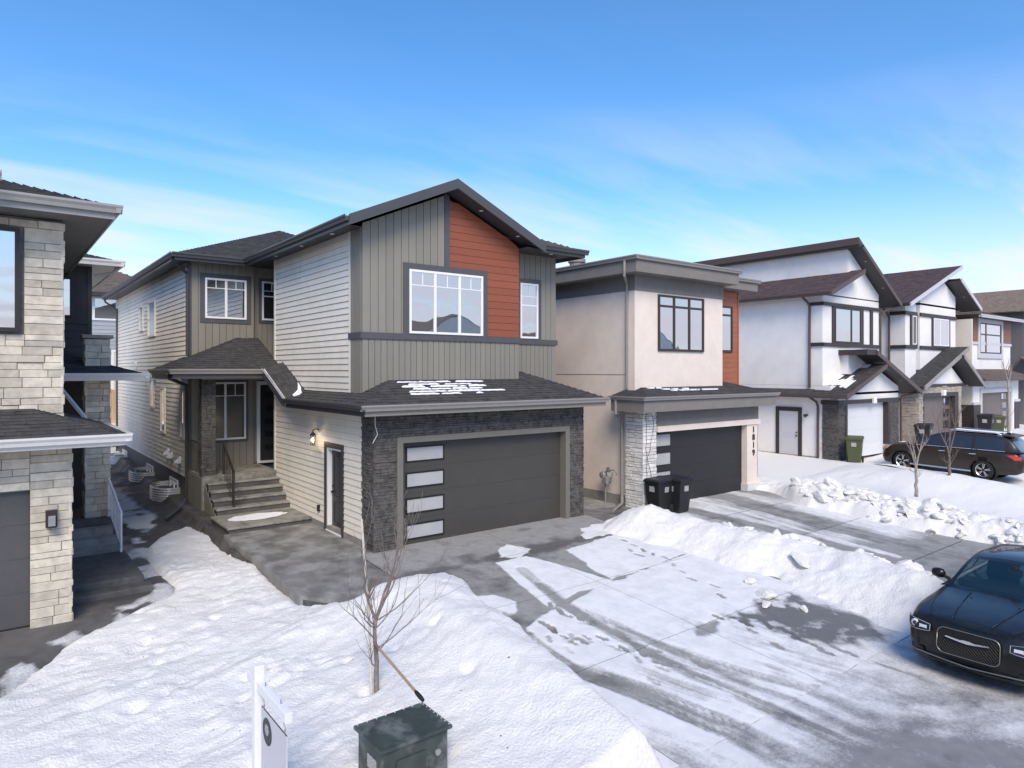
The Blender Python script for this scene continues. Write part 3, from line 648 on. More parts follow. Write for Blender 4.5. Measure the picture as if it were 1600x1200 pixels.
# ------------------------------------------------------------------ snow
def lawn_z(X, Y):
    wob = .10*fbm(X*1.7, Y*1.7, 61, 4); sd = sdpoly(X, Y, LAWN)+wob
    right = sstep(X, 3.6, 6.0)*sstep(Y, 12.6, 10.6)
    top = -.08*(1-right)+.24*right*np.exp(-((X-6.2)/.9)**2)+.12*right+.06*sstep(Y, 9.5, 6.5)
    top = np.where(Y > 11.4, np.minimum(top, .10), top)
    # near the raised walk the lawn lies lower
    pl = plane(np.clip(X, 1.6, 4.29), Y); pr = plane(np.full_like(X, 5.), Y); b = pl*(1-right)+pr*right
    near = sstep(X, 3.3, 4.6)*sstep(Y, 11.0, 12.0)
    z = b+top+.17-.05*near
    rip = fbm(X*1.5+Y*.6, Y*4.2-X*1.4, 71, 5, .66)*.036*(.35+1.3*sstep(fbm(X*.45, Y*.45, 70, 2), -.3, .4))+fbm(X*.6, Y*.6, 72, 3)*.12+fbm(X*8, Y*12, 73, 3)*.014+(.5-abs(fbm(X*2.6+Y, Y*3.2, 79, 4, .6)))*.022
    lump = np.maximum(0, fbm(X*2.4, Y*2.4, 74, 3)-.28)*.09
    z = z+rip*(.6+.4*(1-right))+lump*(1-.6*right)+fbm(X*2.2, Y*1.5, 76, 4)*.06*right
    for px, py, r, dp in ((2.35, 7.85, .10, .16), (1.5, 9.9, .13, .10), (4.15, 8.42, .09, .12), (4.02, 8.42, .09, .1), (1.0, 10.3, .16, .05), (2.7, 9.4, .09, .06), *[(2.9+.33*k+.08*(k % 2), 9.9-.42*k*.3+.16*(k % 2), .085, .07) for k in range(7)], *[(2.0+.1*(k % 2), 11.2+.45*k, .08, .06) for k in range(6)], (5.6, 9.2, .1, .08), (5.3, 7.8, .12, .07), (3.1, 12.4, .1, .07)):
        z = z-dp*np.exp(-(((X-px)/r)**2+((Y-py)/(r*.7))**2))
    e = sstep(sd, -.10, .38); crumble = .04*fbm(X*8, Y*8, 75, 3)*(1-e)
    return (b-.20)*(1-e)+z*e+crumble
def lawn_dirt(X, Y): return .05+.9*sstep(.16-abs(sdpoly(X, Y, LAWN)+.02), 0, .16)*sstep(fbm(X*3, Y*3, 95)+.3, 0, .5)+.75*sstep(.22-abs(sdpoly(X, Y, LAWN)-.05), 0, .2)*sstep(X, 3.2, 1.5)+.25*sstep(fbm(X*2, Y*2, 91), .45, .7)
sl = structure(hfield('snow_lawn', -3.2, 7.6, 4.6, 20.4, .042, lawn_z, 'snow', {'dirt': lawn_dirt}))

RIDGE = [(13.9, 11.75), (14.25, 10.6), (14.3, 9.2), (14.65, 8.2), (14.75, 7.2), (14.6, 6.2), (14.3, 5.2)]
def wind_z(X, Y):
    d, l, s = sdline(X, Y, RIDGE); wl_ = 1.35+.25*fbm(Y*.9, Y*.2, 5)+.25*sstep(Y, 8.5, 7); wr_ = 1.6
    side = X-np.interp(-Y, [-p[1] for p in RIDGE], [p[0] for p in RIDGE])
    t = np.where(side < 0, d/np.maximum(wl_, .3), d/wr_)
    ends = sstep(Y, 4.7, 5.6)
    prof = np.clip(1-t**1.35, -.6, 1)
    hgt = (.66+.12*fbm(Y*.8, 0*Y, 6))*(.75+.25*ends)
    z = plane(X, Y)+prof*hgt-.04
    z = z+fbm(X*1.6, Y*1.6, 81, 4)*.07+fbm(X*5, Y*5, 82, 4, .65)*.03+np.maximum(0, fbm(X*3, Y*3, 83, 3)-.1)*.16*sstep(side, -.25, .7)*sstep(prof, .1, .5)
    foot = sstep(.25-abs(prof-.12), 0, .25); z = z+foot*.05*fbm(X*4, Y*4, 84, 3)
    return np.where(prof < -.3, plane(X, Y)-.15, z)
wr = stuff(hfield('snow_bank', 11.6, 17.6, 4.7, 13.3, .038, wind_z, 'snow', {'dirt': lambda X, Y: .05+.55*sstep(X, 14.6, 15.6)}))
tag(wr, 'long shovelled snow bank heaped between the two driveways', 'snow bank')

def lawn3_z(X, Y):
    P = plane(X, Y); edge = X-(20.6+.25*fbm(Y*.8, 0*Y, 3)+.35*sstep(Y, 8, 5.5)+.9*sstep(Y, 11.2, 13.2))
    e = sstep(edge, -.1, .5)
    bank = .34*np.exp(-((X-22.0)/1.0)**2)*sstep(Y, 13.4, 11.8)
    mound = .50*np.exp(-(((X-26.6)/1.3)**2+((Y-9.6)/2.4)**2))+.25*np.exp(-(((X-27)/1.6)**2+((Y-7)/2)**2))
    wk_ = sstep(Y, 12.8, 13.6)*sstep(X, 23, 24)
    z = P+.17*(1-.6*wk_)+(bank+mound)*(1-wk_)+fbm(X*.9, Y*1.4, 63, 4)*.05*(1-.7*wk_)+fbm(X*4, Y*4, 65, 4, .65)*.10*np.exp(-((X-21.8)/1.1)**2)
    z = z+.12*fbm(X*6, Y*6, 66, 3)*np.exp(-((X-21.6)/1.)**2)*sstep(Y, 10.5, 6.5)
    return np.where(edge < -.1, P-.12, (P-.12)*(1-e)+z*e)
structure(hfield('snow_lawn_by_white_house', 20.0, 28.6, 4.8, 22, .06, lawn3_z, 'snow', {'dirt': lambda X, Y: .05+1.1*np.exp(-((X-21.9)/1.0)**2)*sstep(Y, 9.8, 8.2)+.3*np.exp(-((X-21.7)/.9)**2)}))
def far_z(X, Y): return plane(X, Y)+.16+fbm(X*.5, Y*.6, 67, 4)*.14+.25*np.exp(-((Y-6.3)/.8)**2)-.16*sstep(Y, 12.2, 13.4)-.12*sstep(.9-abs(X-31.6), -1.2, .2)
structure(hfield('snow_front_yards', 28.6, 75, 4.9, 15.2, .16, far_z, 'snow', {'dirt': lambda X, Y: .1+0*X}))
structure(hfield('snow_back_yards', -14, 90, 15.3, 60, .8, lambda X, Y: np.where((X < 4.9) & (Y < 36) & (X > .8), plane(X, Y)-.6, plane(X, Y)-.25+.1*fbm(X*.3, Y*.3, 2)), 'snow', {'dirt': lambda X, Y: .1+0*X}))
# snow bank on the camera's side of the street is out of view; the far kerb is a real step where it shows
kb = MB()
for x0, x1 in ((-8, 5.2), (20.8, 60)):
    kb.box(x0, x1, CURB_Y-.02, CURB_Y+.13, -.8, STREET_Z+.11)
structure(kb.build('kerb', 'concrete'))

# chunks of crusted snow
def chunk_mesh(seed):
    r = random.Random(seed); bm = bmesh.new(); bmesh.ops.create_icosphere(bm, subdivisions=2, radius=1)
    pl = [(Vector((r.gauss(0,1), r.gauss(0,1), r.gauss(0,1))).normalized(), r.uniform(.45, .8)) for _ in range(7)]
    for v in bm.verts:
        for n, d in pl:
            t = v.co.dot(n)
            if t > d: v.co -= n*(t-d)
        v.co += Vector((r.gauss(0,.03), r.gauss(0,.03), r.gauss(0,.03))); v.co.z *= .55
    me = bpy.data.meshes.new('snow_chunk'); bm.to_mesh(me); bm.free(); return me
CH = [chunk_mesh(s) for s in range(8)]
rc_ = random.Random(11)
def put_chunk(x, y, z, s, mt, label, group):
    o = bpy.data.objects.new('snow_chunk', CH[rc_.randrange(8)]); COL.objects.link(o)
    o.location = (x, y, z); o.scale = (s*rc_.uniform(.8, 1.5), s*rc_.uniform(.7, 1.2), s*rc_.uniform(.7, 1.1)); o.rotation_euler = (rc_.gauss(0,.35), rc_.gauss(0,.35), rc_.uniform(0, 6.3))
    tag(o, label, 'snow chunk', group)
for c in CH: c.materials.append(MATS['snow_dirty'])
f1 = lambda f, x, y: float(f(np.array([[x]]), np.array([[y]]))[0, 0])
for i in range(150):
    y = rc_.uniform(7.6, 12.3); x = 21.6+rc_.gauss(0, .42)+(.2 if y > 10 else 0); s = min(.34, .085*math.exp(rc_.gauss(0, .6)))+.03
    put_chunk(x, y, f1(lawn3_z, x, y)+s*.05, s, 'snow_dirty', 'broken chunk of crusted snow heaped on the bank beyond the beige house driveway', 'snow chunks on the far bank')
for i in range(70):
    y = rc_.uniform(5.3, 8.0); x = 21.5+rc_.gauss(0, .5); s = min(.25, .07*math.exp(rc_.gauss(0, .6)))+.03
    put_chunk(x, y, f1(lawn3_z, x, y)+s*.02, s, 'snow_dirty', 'dirty snow lump on the grey ploughed end of the far bank behind the sedan', 'dirty snow lumps near the sedan')
for i in range(30):
    y = rc_.uniform(5.4, 10.2); x = np.interp(-y, [-p[1] for p in RIDGE], [p[0] for p in RIDGE])+abs(rc_.gauss(.45, .28)); s = min(.32, .10*math.exp(rc_.gauss(0, .55)))+.03
    put_chunk(x, y, f1(wind_z, x, y)+s*.02, s, 'snow_dirty', 'chunk of crusted snow along the crest of the bank between the driveways', 'snow chunks on the bank between driveways')
o = bpy.data.objects.new('snow_slab', CH[3]); COL.objects.link(o); o.location = (13.95, 7.75, f1(wind_z, 13.95, 7.75)+.07); o.scale = (.36, .2, .16); o.rotation_euler = (.3, -.2, .9)
tag(o, 'large smooth slab of snow lying alone on the near face of the bank', 'snow slab')
for i, (x, y) in enumerate(((12.55, 8.05), (12.2, 7.5), (11.75, 7.2), (12.2, 6.7))):
    s = (.16, .2, .11, .10)[i]
    put_chunk(x, y, f1(drive_z, x, y)+.04, s, 'snow_dirty', 'small ice lump lying on the wet driveway at the foot of the bank', 'ice lumps at the bank foot')

# ================================================================== grey house (centre)
H1 = thing('grey_house', 'two-storey grey house with pale lap siding, orange gable panel and dark double garage', 'house', (8.9, 22, 0))
FY = face('y-', 13.72); FU = face('y-', 14.42); FS = face('x-', 6.82); FR = face('y-', 14.9)
w = MB(); w.box(7.0, 13.18, 14.05, 20.34, -.3, 3.4); w.box(6.82, 7.0, 13.78, 15.47, -.3, 3.4); w.box(6.82, 7.0, 16.41, 20.34, -.3, 3.4); w.box(6.82, 7.0, 15.47, 16.41, 2.14, 3.4)
w.box(6.82, 7.36, 13.76, 14.05, -.3, 3.2); w.box(12.65, 13.18, 13.76, 14.05, -.3, 3.2); w.box(7.36, 12.65, 13.76, 14.05, 2.53, 3.2)
w.box(6.83, 11.42, 14.42, 20.34, 3.3, 7.4); w.box(11.42, 13.2, 14.9, 30, 3.0, 7.4)
w.box(4.81, 6.66, 21.97, 36, -.4, 7.4); w.box(6.66, 13.2, 22.1, 36, -.4, 7.39); w.box(7.95, 13.2, 20.3, 22.2, -.3, 7.38)
w.prism([(6.83, 14.42, 7.4), (11.42, 14.42, 7.4), (9.1, 14.42, 8.43)], (0, 4, 0))
w.build('wall', 'dark_trim', H1)
gable = lambda a: 8.47-.4425*abs(a-9.1)
# --- garage front: stone, trim, door
hole = [(7.35, 12.66, -.5, 2.54)]
stones(H1, face('y-', 13.76), stone_rows(None, 6.78, 13.22, -.04, 3.12, (.045, .085), (.14, .42), hole), 'ledge_stone', single=False, name='ledge_stone', o=(.018, .05), gap=.004, ch=.006)
stones(H1, face('x-', 6.82), stone_rows(None, 13.72, 14.36, -.04, 3.12, (.045, .085), (.14, .42)), 'ledge_stone', single=False, name='ledge_stone', o=(.018, .05), gap=.004, ch=.006)
stones(H1, face('x+', 13.18), stone_rows(None, 13.72, 14.36, -.04, 3.12, (.045, .085), (.14, .42)), 'ledge_stone', single=False, name='ledge_stone', o=(.018, .05), gap=.004, ch=.006)
t = MB(); t.fbox(FY, 7.35, 7.5, -.06, 2.54, -.27, .03); t.fbox(FY, 12.51, 12.66, -.06, 2.54, -.27, .03); t.fbox(FY, 7.5, 12.51, 2.4, 2.54, -.27, .03)
t.build('garage_door_trim', 'taupe_trim', H1)
garage_door(H1, FY, 7.5, 12.51, -.01, 2.4, 'garage_dark', .2, side='l', ww=.98, wh=.30, inset=.22, frame='black_plastic')
# --- front boards, band, orange panel
boards(H1, FU, 6.82, 9.05, 4.95, gable, .195, 'board')
boards(H1, FU, 6.82, 11.43, lambda a: 3.42+.0*a, 4.80, .16, 'board')
boards(H1, FR, 11.43, 13.2, 4.95, 7.38, .195, 'board'); boards(H1, FR, 11.43, 13.2, 3.6, 4.80, .16, 'board')
boards(H1, FS, 14.42, 15.03, 3.42, 7.36, .2, 'board')
b = MB(); b.fbox(FU, 6.78, 11.45, 4.80, 4.95, 0, .055); b.fbox(FS, 14.37, 15.06, 4.80, 4.95, 0, .05); b.build('trim_band', 'dark_trim', H1)
MB().fbox(FR, 11.43, 13.24, 4.80, 4.95, 0, .055).build('trim_band', 'dark_trim', H1)
MB().hexa([FU(9.05,4.95,0),FU(9.19,4.95,0),FU(9.19,4.95,.04),FU(9.05,4.95,.04),FU(9.05,8.5,0),FU(9.19,8.45,0),FU(9.19,8.45,.04),FU(9.05,8.5,.04)]).build('corner_trim', 'dark_trim', H1)
z = 4.955; p = .187
while z < 8.4:
    z1 = min(z+p-.006, 8.42); xr = lambda zz: min(11.43, 9.1+(8.47-zz)/.4425)
    if xr(z1) < 9.25: break
    MB().hexa([FU(9.19,z,0),FU(xr(z),z,0),FU(xr(z),z,.03),FU(9.19,z,.03),FU(9.19,z1,0),FU(xr(z1),z1,0),FU(xr(z1),z1,.022),FU(9.19,z1,.022)]).build('cladding_plank', 'orange_board', H1); z += p
# soffit wedge that closes the gable over the boards
window(H1, FU, 8.03, 10.2, 4.96, 6.51, mull=(1/3, 2/3), muntin=True, trim=.15, o=.045)
window(H1, FR, 11.83, 12.48, 4.97, 6.53, mull=(), muntin=True, trim=.13, o=.045, sash=.6)
# --- side wall siding (towards the stone house)
lap_siding(H1, FS, 15.03, 20.30, 3.46, 7.37, .148, 'vinyl')
lap_siding(H1, FS, 14.36, 20.30, 2.24, 3.34, .148, 'vinyl')
lap_siding(H1, FS, 14.36, 15.38, .16, 2.24, .148, 'vinyl'); lap_siding(H1, FS, 16.50, 20.30, .16, 2.24, .148, 'vinyl')
b = MB(); b.fbox(FS, 20.26, 20.36, .2, 3.36, 0, .035); b.fbox(FS, 20.26, 20.36, 3.46, 7.37, 0, .035); b.fbox(FS, 14.99, 15.06, 3.46, 7.36, 0, .034); b.build('corner_trim', 'vinyl_trim', H1)
MB().box(6.79, 7.2, 14.2, 20.34, -.6, .15).build('foundation', 'foundation', H1)
sm_ = MB(); rq = random.Random(8)
for z0_, n_, p_ in ((3.46, 26, 3.91/26), (.16, 14, 2.08/14)):
    for i in range(n_):
        for yq in rq.sample((16.9, 17.6, 18.3, 18.9, 19.5), rq.choice((0, 1, 1, 2))): q = yq+rq.uniform(-.2, .2); sm_.fbox(FS, q, q+.006, z0_+i*p_+.012, z0_+(i+1)*p_-.006, .02, .0285)
stuff(sm_.build('siding_seams', 'light_grey', H1))
# seams in the siding where lengths overlap are left to the planks; side door
d = MB(); d.fbox(FS, 15.36, 15.48, .0, 2.26, 0, .045); d.fbox(FS, 16.40, 16.52, .0, 2.26, 0, .045); d.fbox(FS, 15.48, 16.40, 2.13, 2.26, 0, .045); d.build('door_trim', 'soffit', H1)
d = MB(); d.fbox(FS, 15.47, 15.53, .05, 2.14, -.14, .02); d.fbox(FS, 16.35, 16.41, .05, 2.14, -.14, .02); d.fbox(FS, 15.53, 16.35, 2.08, 2.14, -.14, .02); d.fbox(FS, 15.47, 16.41, -.02, .05, -.14, .06)
d.build('door_frame', 'white_frame', H1)
sd = MB(); sd.fbox(FS, 15.53, 16.35, .05, 2.08, -.14, -.10); sd.fring(FS, 15.68, 16.2, .9, 1.92, .02, -.10, -.085); sd.fring(FS, 15.68, 16.2, .25, .75, .02, -.10, -.085)
sd = sd.build('door', 'door_dark', H1); MB().lathe([(.028, 0), (.03, -.03), (.022, -.06)], (6.92, 16.27, 1.0), 'x', 12).build('handle', 'black_plastic', sd)
MB().lathe([(.025, 0), (.025, -.03)], (6.92, 16.27, 1.14), 'x', 12).build('lock', 'black_plastic', sd)
# wall lantern, lit
lp = MB(); lp.fbox(FS, 16.80, 16.94, 2.40, 2.62, .02, .04); lp = lp.build('wall_lantern', 'white_frame', H1)
a = MB(); a.tube([(6.79, 16.87, 2.52), (6.70, 16.87, 2.56), (6.62, 16.87, 2.52), (6.62, 16.87, 2.46)], .014, 6); a.lathe([(.02, .12), (.075, .05), (.08, .03), (.02, .03)], (6.62, 16.87, 2.36), 'z', 8)
a.lathe([(.06, 0), (.062, .015), (.0, .016)], (6.62, 16.87, 2.14), 'z', 8)
for k in range(6): an = k*math.pi/3; a.tube([(6.62+.055*math.cos(an), 16.87+.055*math.sin(an), 2.15), (6.62+.072*math.cos(an), 16.87+.072*math.sin(an), 2.39)], .006, 4)
a.build('lantern_cage', 'black_plastic', lp); MB().lathe([(.012, 0), (.026, .04), (.022, .08), (.008, .11)], (6.62, 16.87, 2.22), 'z', 10).build('bulb', 'lit_bulb', lp, smooth=True)
pt = bpy.data.lights.new('lantern_light', 'POINT'); pt.energy = 4; pt.color = (1, .8, .52); pt.shadow_soft_size = .04
po = bpy.data.objects.new('lantern_light', pt); COL.objects.link(po); po.location = (6.56, 16.87, 2.27); po.parent = lp
MB().fbox(FS, 16.84, 16.93, .42, .58, .02, .07).build('outlet_box', 'black_plastic', H1)
MB().tube([(6.80, 13.70, 3.08), (6.78, 13.66, 2.85), (6.83, 13.64, 2.65), (6.72, 13.66, 2.45)], .008, 5).build('loose_cable', 'vinyl', H1)
# --- left block
FB = face('x-', 4.8); FG = face('y-', 21.97)
lap_siding(H1, FB, 22.06, 36, .80, 7.36, .15, 'vinyl')
MB().box(4.83, 5.2, 22.0, 36, -.7, .80).build('foundation', 'foundation', H1)
boards(H1, FG, 4.84, 6.66, 1.1, 7.36, .2, 'board'); boards(H1, face('y-', 22.1), 6.66, 7.95, 1.1, 7.36, .17, 'board')
b = MB(); b.box(4.765, 4.85, 21.93, 22.07, .8, 7.36); b.build('corner_trim', 'dark_trim', H1)
MB().box(6.62, 6.68, 21.94, 22.1, 1.1, 7.36).build('corner_trim', 'board', H1)
window(H1, FG, 5.23, 6.45, 5.66, 6.89, mull=(.5,), muntin=True, trim=.14, o=.03)
window(H1, face('y-', 22.1), 6.97, 7.6, 5.68, 6.93, muntin=True, trim=.1, o=.03, sash=.62)
window(H1, FG, 5.2, 6.43, 1.92, 3.7, mull=(.5,), muntin=True, trim=.08, o=.03, glass='glass_dark')
for (ya, yb, za, zb) in ((22.42, 22.95, 1.94, 3.46), (25.27, 26.02, 1.92, 3.48), (27.2, 27.96, 2.70, 3.74), (29.35, 30.17, 5.6, 6.6), (27.0, 28.33, 5.3, 6.62)):
    window(H1, FB, ya, yb, za, zb, frame='vinyl_trim', fw=.07, o=.03, glass='glass_pale' if za < 3 else 'glass', sash=.5 if za > 5 else None)
for (yy, zz) in ((30.64, 4.26), (26.77, 3.95), (24.6, 1.28), (24.1, 1.22), (22.9, 1.18)):
    MB().prism([FB(yy, zz, .03), FB(yy, zz+.2, .03), FB(yy, zz+.02, .2), FB(yy, zz, .2)], (0, .2, 0)).build('vent_hood', 'white_frame', H1)
# entry door
FD = face('y-', 22.1)
d = MB(); d.fbox(FD, 6.80, 6.90, 1.1, 3.72, 0, .1); d.fbox(FD, 7.78, 7.86, 1.1, 3.72, 0, .1); d.fbox(FD, 6.90, 7.78, 3.6, 3.72, 0, .1); d.fbox(FD, 6.80, 7.86, 1.1, 1.17, 0, .12); d.build('door_frame', 'white_frame', H1)
d = MB().fbox(FD, 6.90, 7.78, 1.17, 3.6, 0, .05).build('entry_door', 'door_dark', H1)
for i in range(5): MB().fbox(FD, 7.05, 7.45, 1.5+i*.42, 1.68+i*.42, .05, .058).build('pane', 'glass_dark', d)
# porch: deck, steps, column, railing
pd = MB(); pd.box(4.75, 6.82, 20.18, 21.97, -.3, 1.1); pd.build('porch_deck', 'step_concrete', H1)
ST = [(20.18, .93, 5.30), (19.88, .74, 5.25), (19.63, .55, 5.20), (19.31, .36, 5.15)]
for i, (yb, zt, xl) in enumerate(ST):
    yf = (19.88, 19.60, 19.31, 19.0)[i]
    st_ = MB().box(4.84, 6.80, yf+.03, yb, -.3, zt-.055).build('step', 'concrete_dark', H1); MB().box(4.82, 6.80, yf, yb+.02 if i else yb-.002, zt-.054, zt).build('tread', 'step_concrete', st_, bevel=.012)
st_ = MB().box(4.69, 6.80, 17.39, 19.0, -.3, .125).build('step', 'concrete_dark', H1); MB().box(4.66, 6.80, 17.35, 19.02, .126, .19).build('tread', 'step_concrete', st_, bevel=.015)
rs = random.Random(2); MB().prism([(5.55+(.62+.12*rs.random())*math.cos(a)*(1.25 if math.cos(a) > 0 else .9), 18.3+(.30+.10*rs.random())*math.sin(a), .191) for a in np.linspace(0, 6.1, 34)], (0, 0, .01)).build('thin_snow', 'roof_snow', H1)
for k in range(6): MB().box(4.785, 4.807, 19.02+k*.19, 19.19+k*.19, -.25, .24+.115*k).build('skirt_board', 'board', H1)
for k in range(9): MB().box(4.725, 4.748, 20.2+k*.19, 20.37+k*.19, -.25, 1.05).build('skirt_board', 'board', H1)
MB().box(4.78, 5.06, 20.26, 20.56, 1.1, 3.95).build('porch_column', 'dark_trim', H1)
for F_, a0, a1 in ((face('y-', 20.26), 4.73, 5.11), (face('x-', 4.78), 20.22, 20.6), (face('x+', 5.06), 20.22, 20.6)):
    stones(H1, F_, stone_rows(None, a0, a1, 1.1, 3.9, (.05, .09), (.12, .26)), 'ledge_stone', single=False, name='ledge_stone', o=(.02, .045), gap=.004)
r_ = MB(); r_.tube([(5.32, 20.25, 1.98), (5.27, 19.05, 1.32)], .034, 8); r_.tube([(5.32, 20.25, 1.1), (5.32, 20.25, 2.0)], .03, 8); r_.tube([(5.27, 19.05, .3), (5.27, 19.05, 1.34)], .03, 8)
for k in range(1, 7): f_ = k/7; r_.tube([(5.32-.05*f_, 20.25-1.2*f_, 1.0-.7*f_), (5.32-.05*f_, 20.25-1.2*f_, 1.96-.66*f_)], .009, 5)
r_.build('handrail', 'bronze', H1)
r_ = MB(); r_.tube([(4.80, 20.6, 2.0), (4.80, 21.9, 2.0)], .02, 8)
for k in range(9): r_.tube([(4.80, 20.65+k*.15, 1.1), (4.80, 20.65+k*.15, 2.0)], .009, 5)
r_.build('railing', 'dark_metal', H1)
# window wells with basement windows
for yc in (24.1, 28.2, 34.0):
    me = MB(); n = 14; rows = 9
    for j in range(rows):
        z0, z1 = -.3+j*.075, -.3+j*.075+.075; zm = (z0+z1)/2
        prof = []
        for dz, dr in ((z0, 0), (zm, .035)):
            ring = [(4.81, yc-.85)]+[(4.81-.28-(.38+dr)*math.sin(math.pi*k/n), yc-(.85+dr)*math.cos(math.pi*k/n)) for k in range(n+1)]+[(4.81, yc+.85)]
            prof.append([(x, y, dz) for x, y in ring])
        prof.append([(x, y, z1) for x, y, _ in prof[0]])
        for A_, B_ in zip(prof, prof[1:]):
            m_ = len(A_); me.add(A_+B_, [(k, k+1, m_+k+1, m_+k) for k in range(m_-1)])
    wl_o = me.build('window_well', 'galvanised', H1); md = wl_o.modifiers.new('thick', 'SOLIDIFY'); md.thickness = .012
    window(H1, face('x-', 4.83), yc-.6, yc+.6, -.1, .55, fw=.06, mull=(.5,), o=.02)
# --- roofs
roof_plane(H1, [(6.30, 13.90, 7.46), (6.30, 24.4, 7.46), (9.1, 24.4, 8.70), (9.1, 13.90, 8.70)], 'shingle')
roof_plane(H1, [(11.90, 24.4, 7.46), (11.90, 13.90, 7.46), (9.1, 13.90, 8.70), (9.1, 24.4, 8.70)], 'shingle')
roof_plane(H1, [(11.75, 14.0, 7.46), (13.55, 14.0, 7.46), (10.7, 16.85, 8.68), (10.7, 15.1, 7.931)], 'shingle_brown')  # right hip: warm sunlight put into the colour with brown shingles
roof_plane(H1, [(13.55, 14.0, 7.46), (13.55, 30, 7.46), (10.7, 27, 8.68), (10.7, 16.85, 8.68)], 'shingle_brown')  # same sunlit tone painted on the side slope
roof_plane(H1, [(4.26, 21.44, 7.46), (13.55, 21.44, 7.46), (8.9, 26.0, 9.44)], 'shingle')
roof_plane(H1, [(4.26, 36.4, 7.46), (4.26, 21.44, 7.46), (8.9, 26.0, 9.44), (8.9, 32, 9.44)], 'shingle')
roof_plane(H1, [(13.55, 21.44, 7.46), (13.55, 36.4, 7.46), (8.9, 32, 9.44), (8.9, 26.0, 9.44)], 'shingle', shingles=False)
rake(H1, (6.27, 13.90, 7.50), (9.1, 13.90, 8.76), 'dark_metal', h=.24); rake(H1, (9.1, 13.90, 8.76), (11.94, 13.90, 7.49), 'dark_metal', h=.24)
MB().prism([(6.32, 13.9, 7.36), (9.1, 13.9, 8.55), (9.1, 13.9, 8.60), (6.32, 13.9, 7.41)], (0, .56, 0)).build('soffit', 'soffit', H1)
MB().prism([(11.9, 13.9, 7.36), (9.1, 13.9, 8.55), (9.1, 13.9, 8.60), (11.9, 13.9, 7.41)], (0, .56, 0)).build('soffit', 'soffit', H1)
b = MB(); b.box(6.33, 6.86, 14.40, 21.4, 7.36, 7.38); b.build('soffit', 'soffit', H1)
b = MB(); b.box(4.3, 4.86, 21.46, 36.3, 7.36, 7.38); b.box(4.86, 6.33, 21.46, 22.1, 7.36, 7.38); b.box(6.33, 7.8, 20.3, 22.2, 7.355, 7.375); b.build('soffit', 'soffit', H1)
MB().box(11.42, 13.5, 14.05, 15.0, 7.36, 7.38).build('soffit', 'soffit', H1)
b = MB(); b.box(6.28, 6.31, 13.92, 21.4, 7.28, 7.46); b.box(4.27, 4.30, 21.44, 36.4, 7.28, 7.46); b.box(4.3, 6.28, 21.42, 21.45, 7.28, 7.46); b.box(11.9, 13.53, 13.99, 14.02, 7.28, 7.46); b.box(13.5, 13.53, 14.02, 30, 7.28, 7.46)
b.build('fascia', 'dark_metal', H1)
gutter(H1, (6.28, 13.9, 7.48), (6.28, 21.4, 7.48), (-1, 0, 0), 'dark_metal'); gutter(H1, (4.27, 21.35, 7.48), (4.27, 36.4, 7.48), (-1, 0, 0), 'dark_metal')
gutter(H1, (4.2, 21.42, 7.48), (6.28, 21.42, 7.48), (0, -1, 0), 'dark_metal'); gutter(H1, (11.86, 13.99, 7.48), (13.6, 13.99, 7.48), (0, -1, 0), 'dark_metal')
for yy in (15.5, 17.5, 19.5): soffit_light(H1, (6.56, yy, 7.355))
for xx, yy in ((10.0, 14.15), (11.2, 14.15)): soffit_light(H1, (xx, yy, 8.55-.425*(xx-9.1)-.01))
soffit_light(H1, (12.6, 14.4, 7.355)); soffit_light(H1, (5.6, 21.7, 7.355))
# garage skirt roof and porch roof
def sl_(d): return 3.30+.43*d
roof_plane(H1, [(6.26, 13.18, 3.30), (13.56, 13.18, 3.30), (11.86, 14.88, sl_(1.7)), (11.42, 14.88, sl_(1.7)), (11.42, 14.41, sl_(1.23)), (7.49, 14.41, sl_(1.23))], 'shingle')
roof_plane(H1, [(13.56, 13.18, 3.30), (13.56, 15.6, 3.30), (13.2, 15.6, 3.45), (13.2, 14.88, 3.45), (11.86, 14.88, sl_(1.7))], 'shingle')
roof_plane(H1, [(6.26, 14.41, 3.30), (6.26, 13.18, 3.30), (7.49, 14.41, sl_(1.23))], 'shingle')
roof_plane(H1, [(6.26, 17.9, 3.30), (6.26, 14.40, 3.30), (6.83, 14.40, 3.54), (6.83, 17.9, 3.54)], 'shingle')
roof_plane(H1, [(6.26, 19.62, 4.08), (6.26, 17.9, 3.30), (6.83, 17.9, 3.54), (6.83, 19.62, 4.30)], 'shingle')
roof_plane(H1, [(3.86, 19.62, 4.08), (6.83, 19.62, 4.08), (6.83, 22.0, 5.10), (6.22, 21.98, 5.10)], 'shingle')
roof_plane(H1, [(3.86, 22.6, 4.08), (3.86, 19.62, 4.08), (6.22, 21.98, 5.10), (4.8, 21.98, 4.49), (4.8, 22.6, 4.49)], 'shingle')
b = MB(); b.box(6.29, 6.82, 13.2, 17.9, 3.17, 3.2); b.box(6.82, 13.5, 13.2, 13.78, 3.17, 3.2); b.box(13.18, 13.5, 13.78, 15.6, 3.17, 3.2); b.build('soffit', 'board', H1)
MB().box(3.9, 6.82, 19.66, 22, 3.93, 3.96).build('soffit', 'soffit', H1)
MB().box(4.72, 6.82, 20.1, 20.28, 3.80, 3.95).build('porch_beam', 'board', H1)
b = MB(); b.box(6.28, 6.31, 13.2, 17.9, 3.08, 3.30); b.build('fascia', 'soffit', H1)
b = MB(); b.box(6.31, 13.54, 13.18, 13.21, 3.08, 3.30); b.box(13.51, 13.54, 13.21, 15.6, 3.08, 3.3); b.build('fascia', 'board', H1)
b = MB(); b.box(3.88, 6.3, 19.63, 19.66, 3.84, 4.08); b.box(3.88, 3.91, 19.66, 22.5, 3.84, 4.08); b.build('fascia', 'dark_metal', H1)
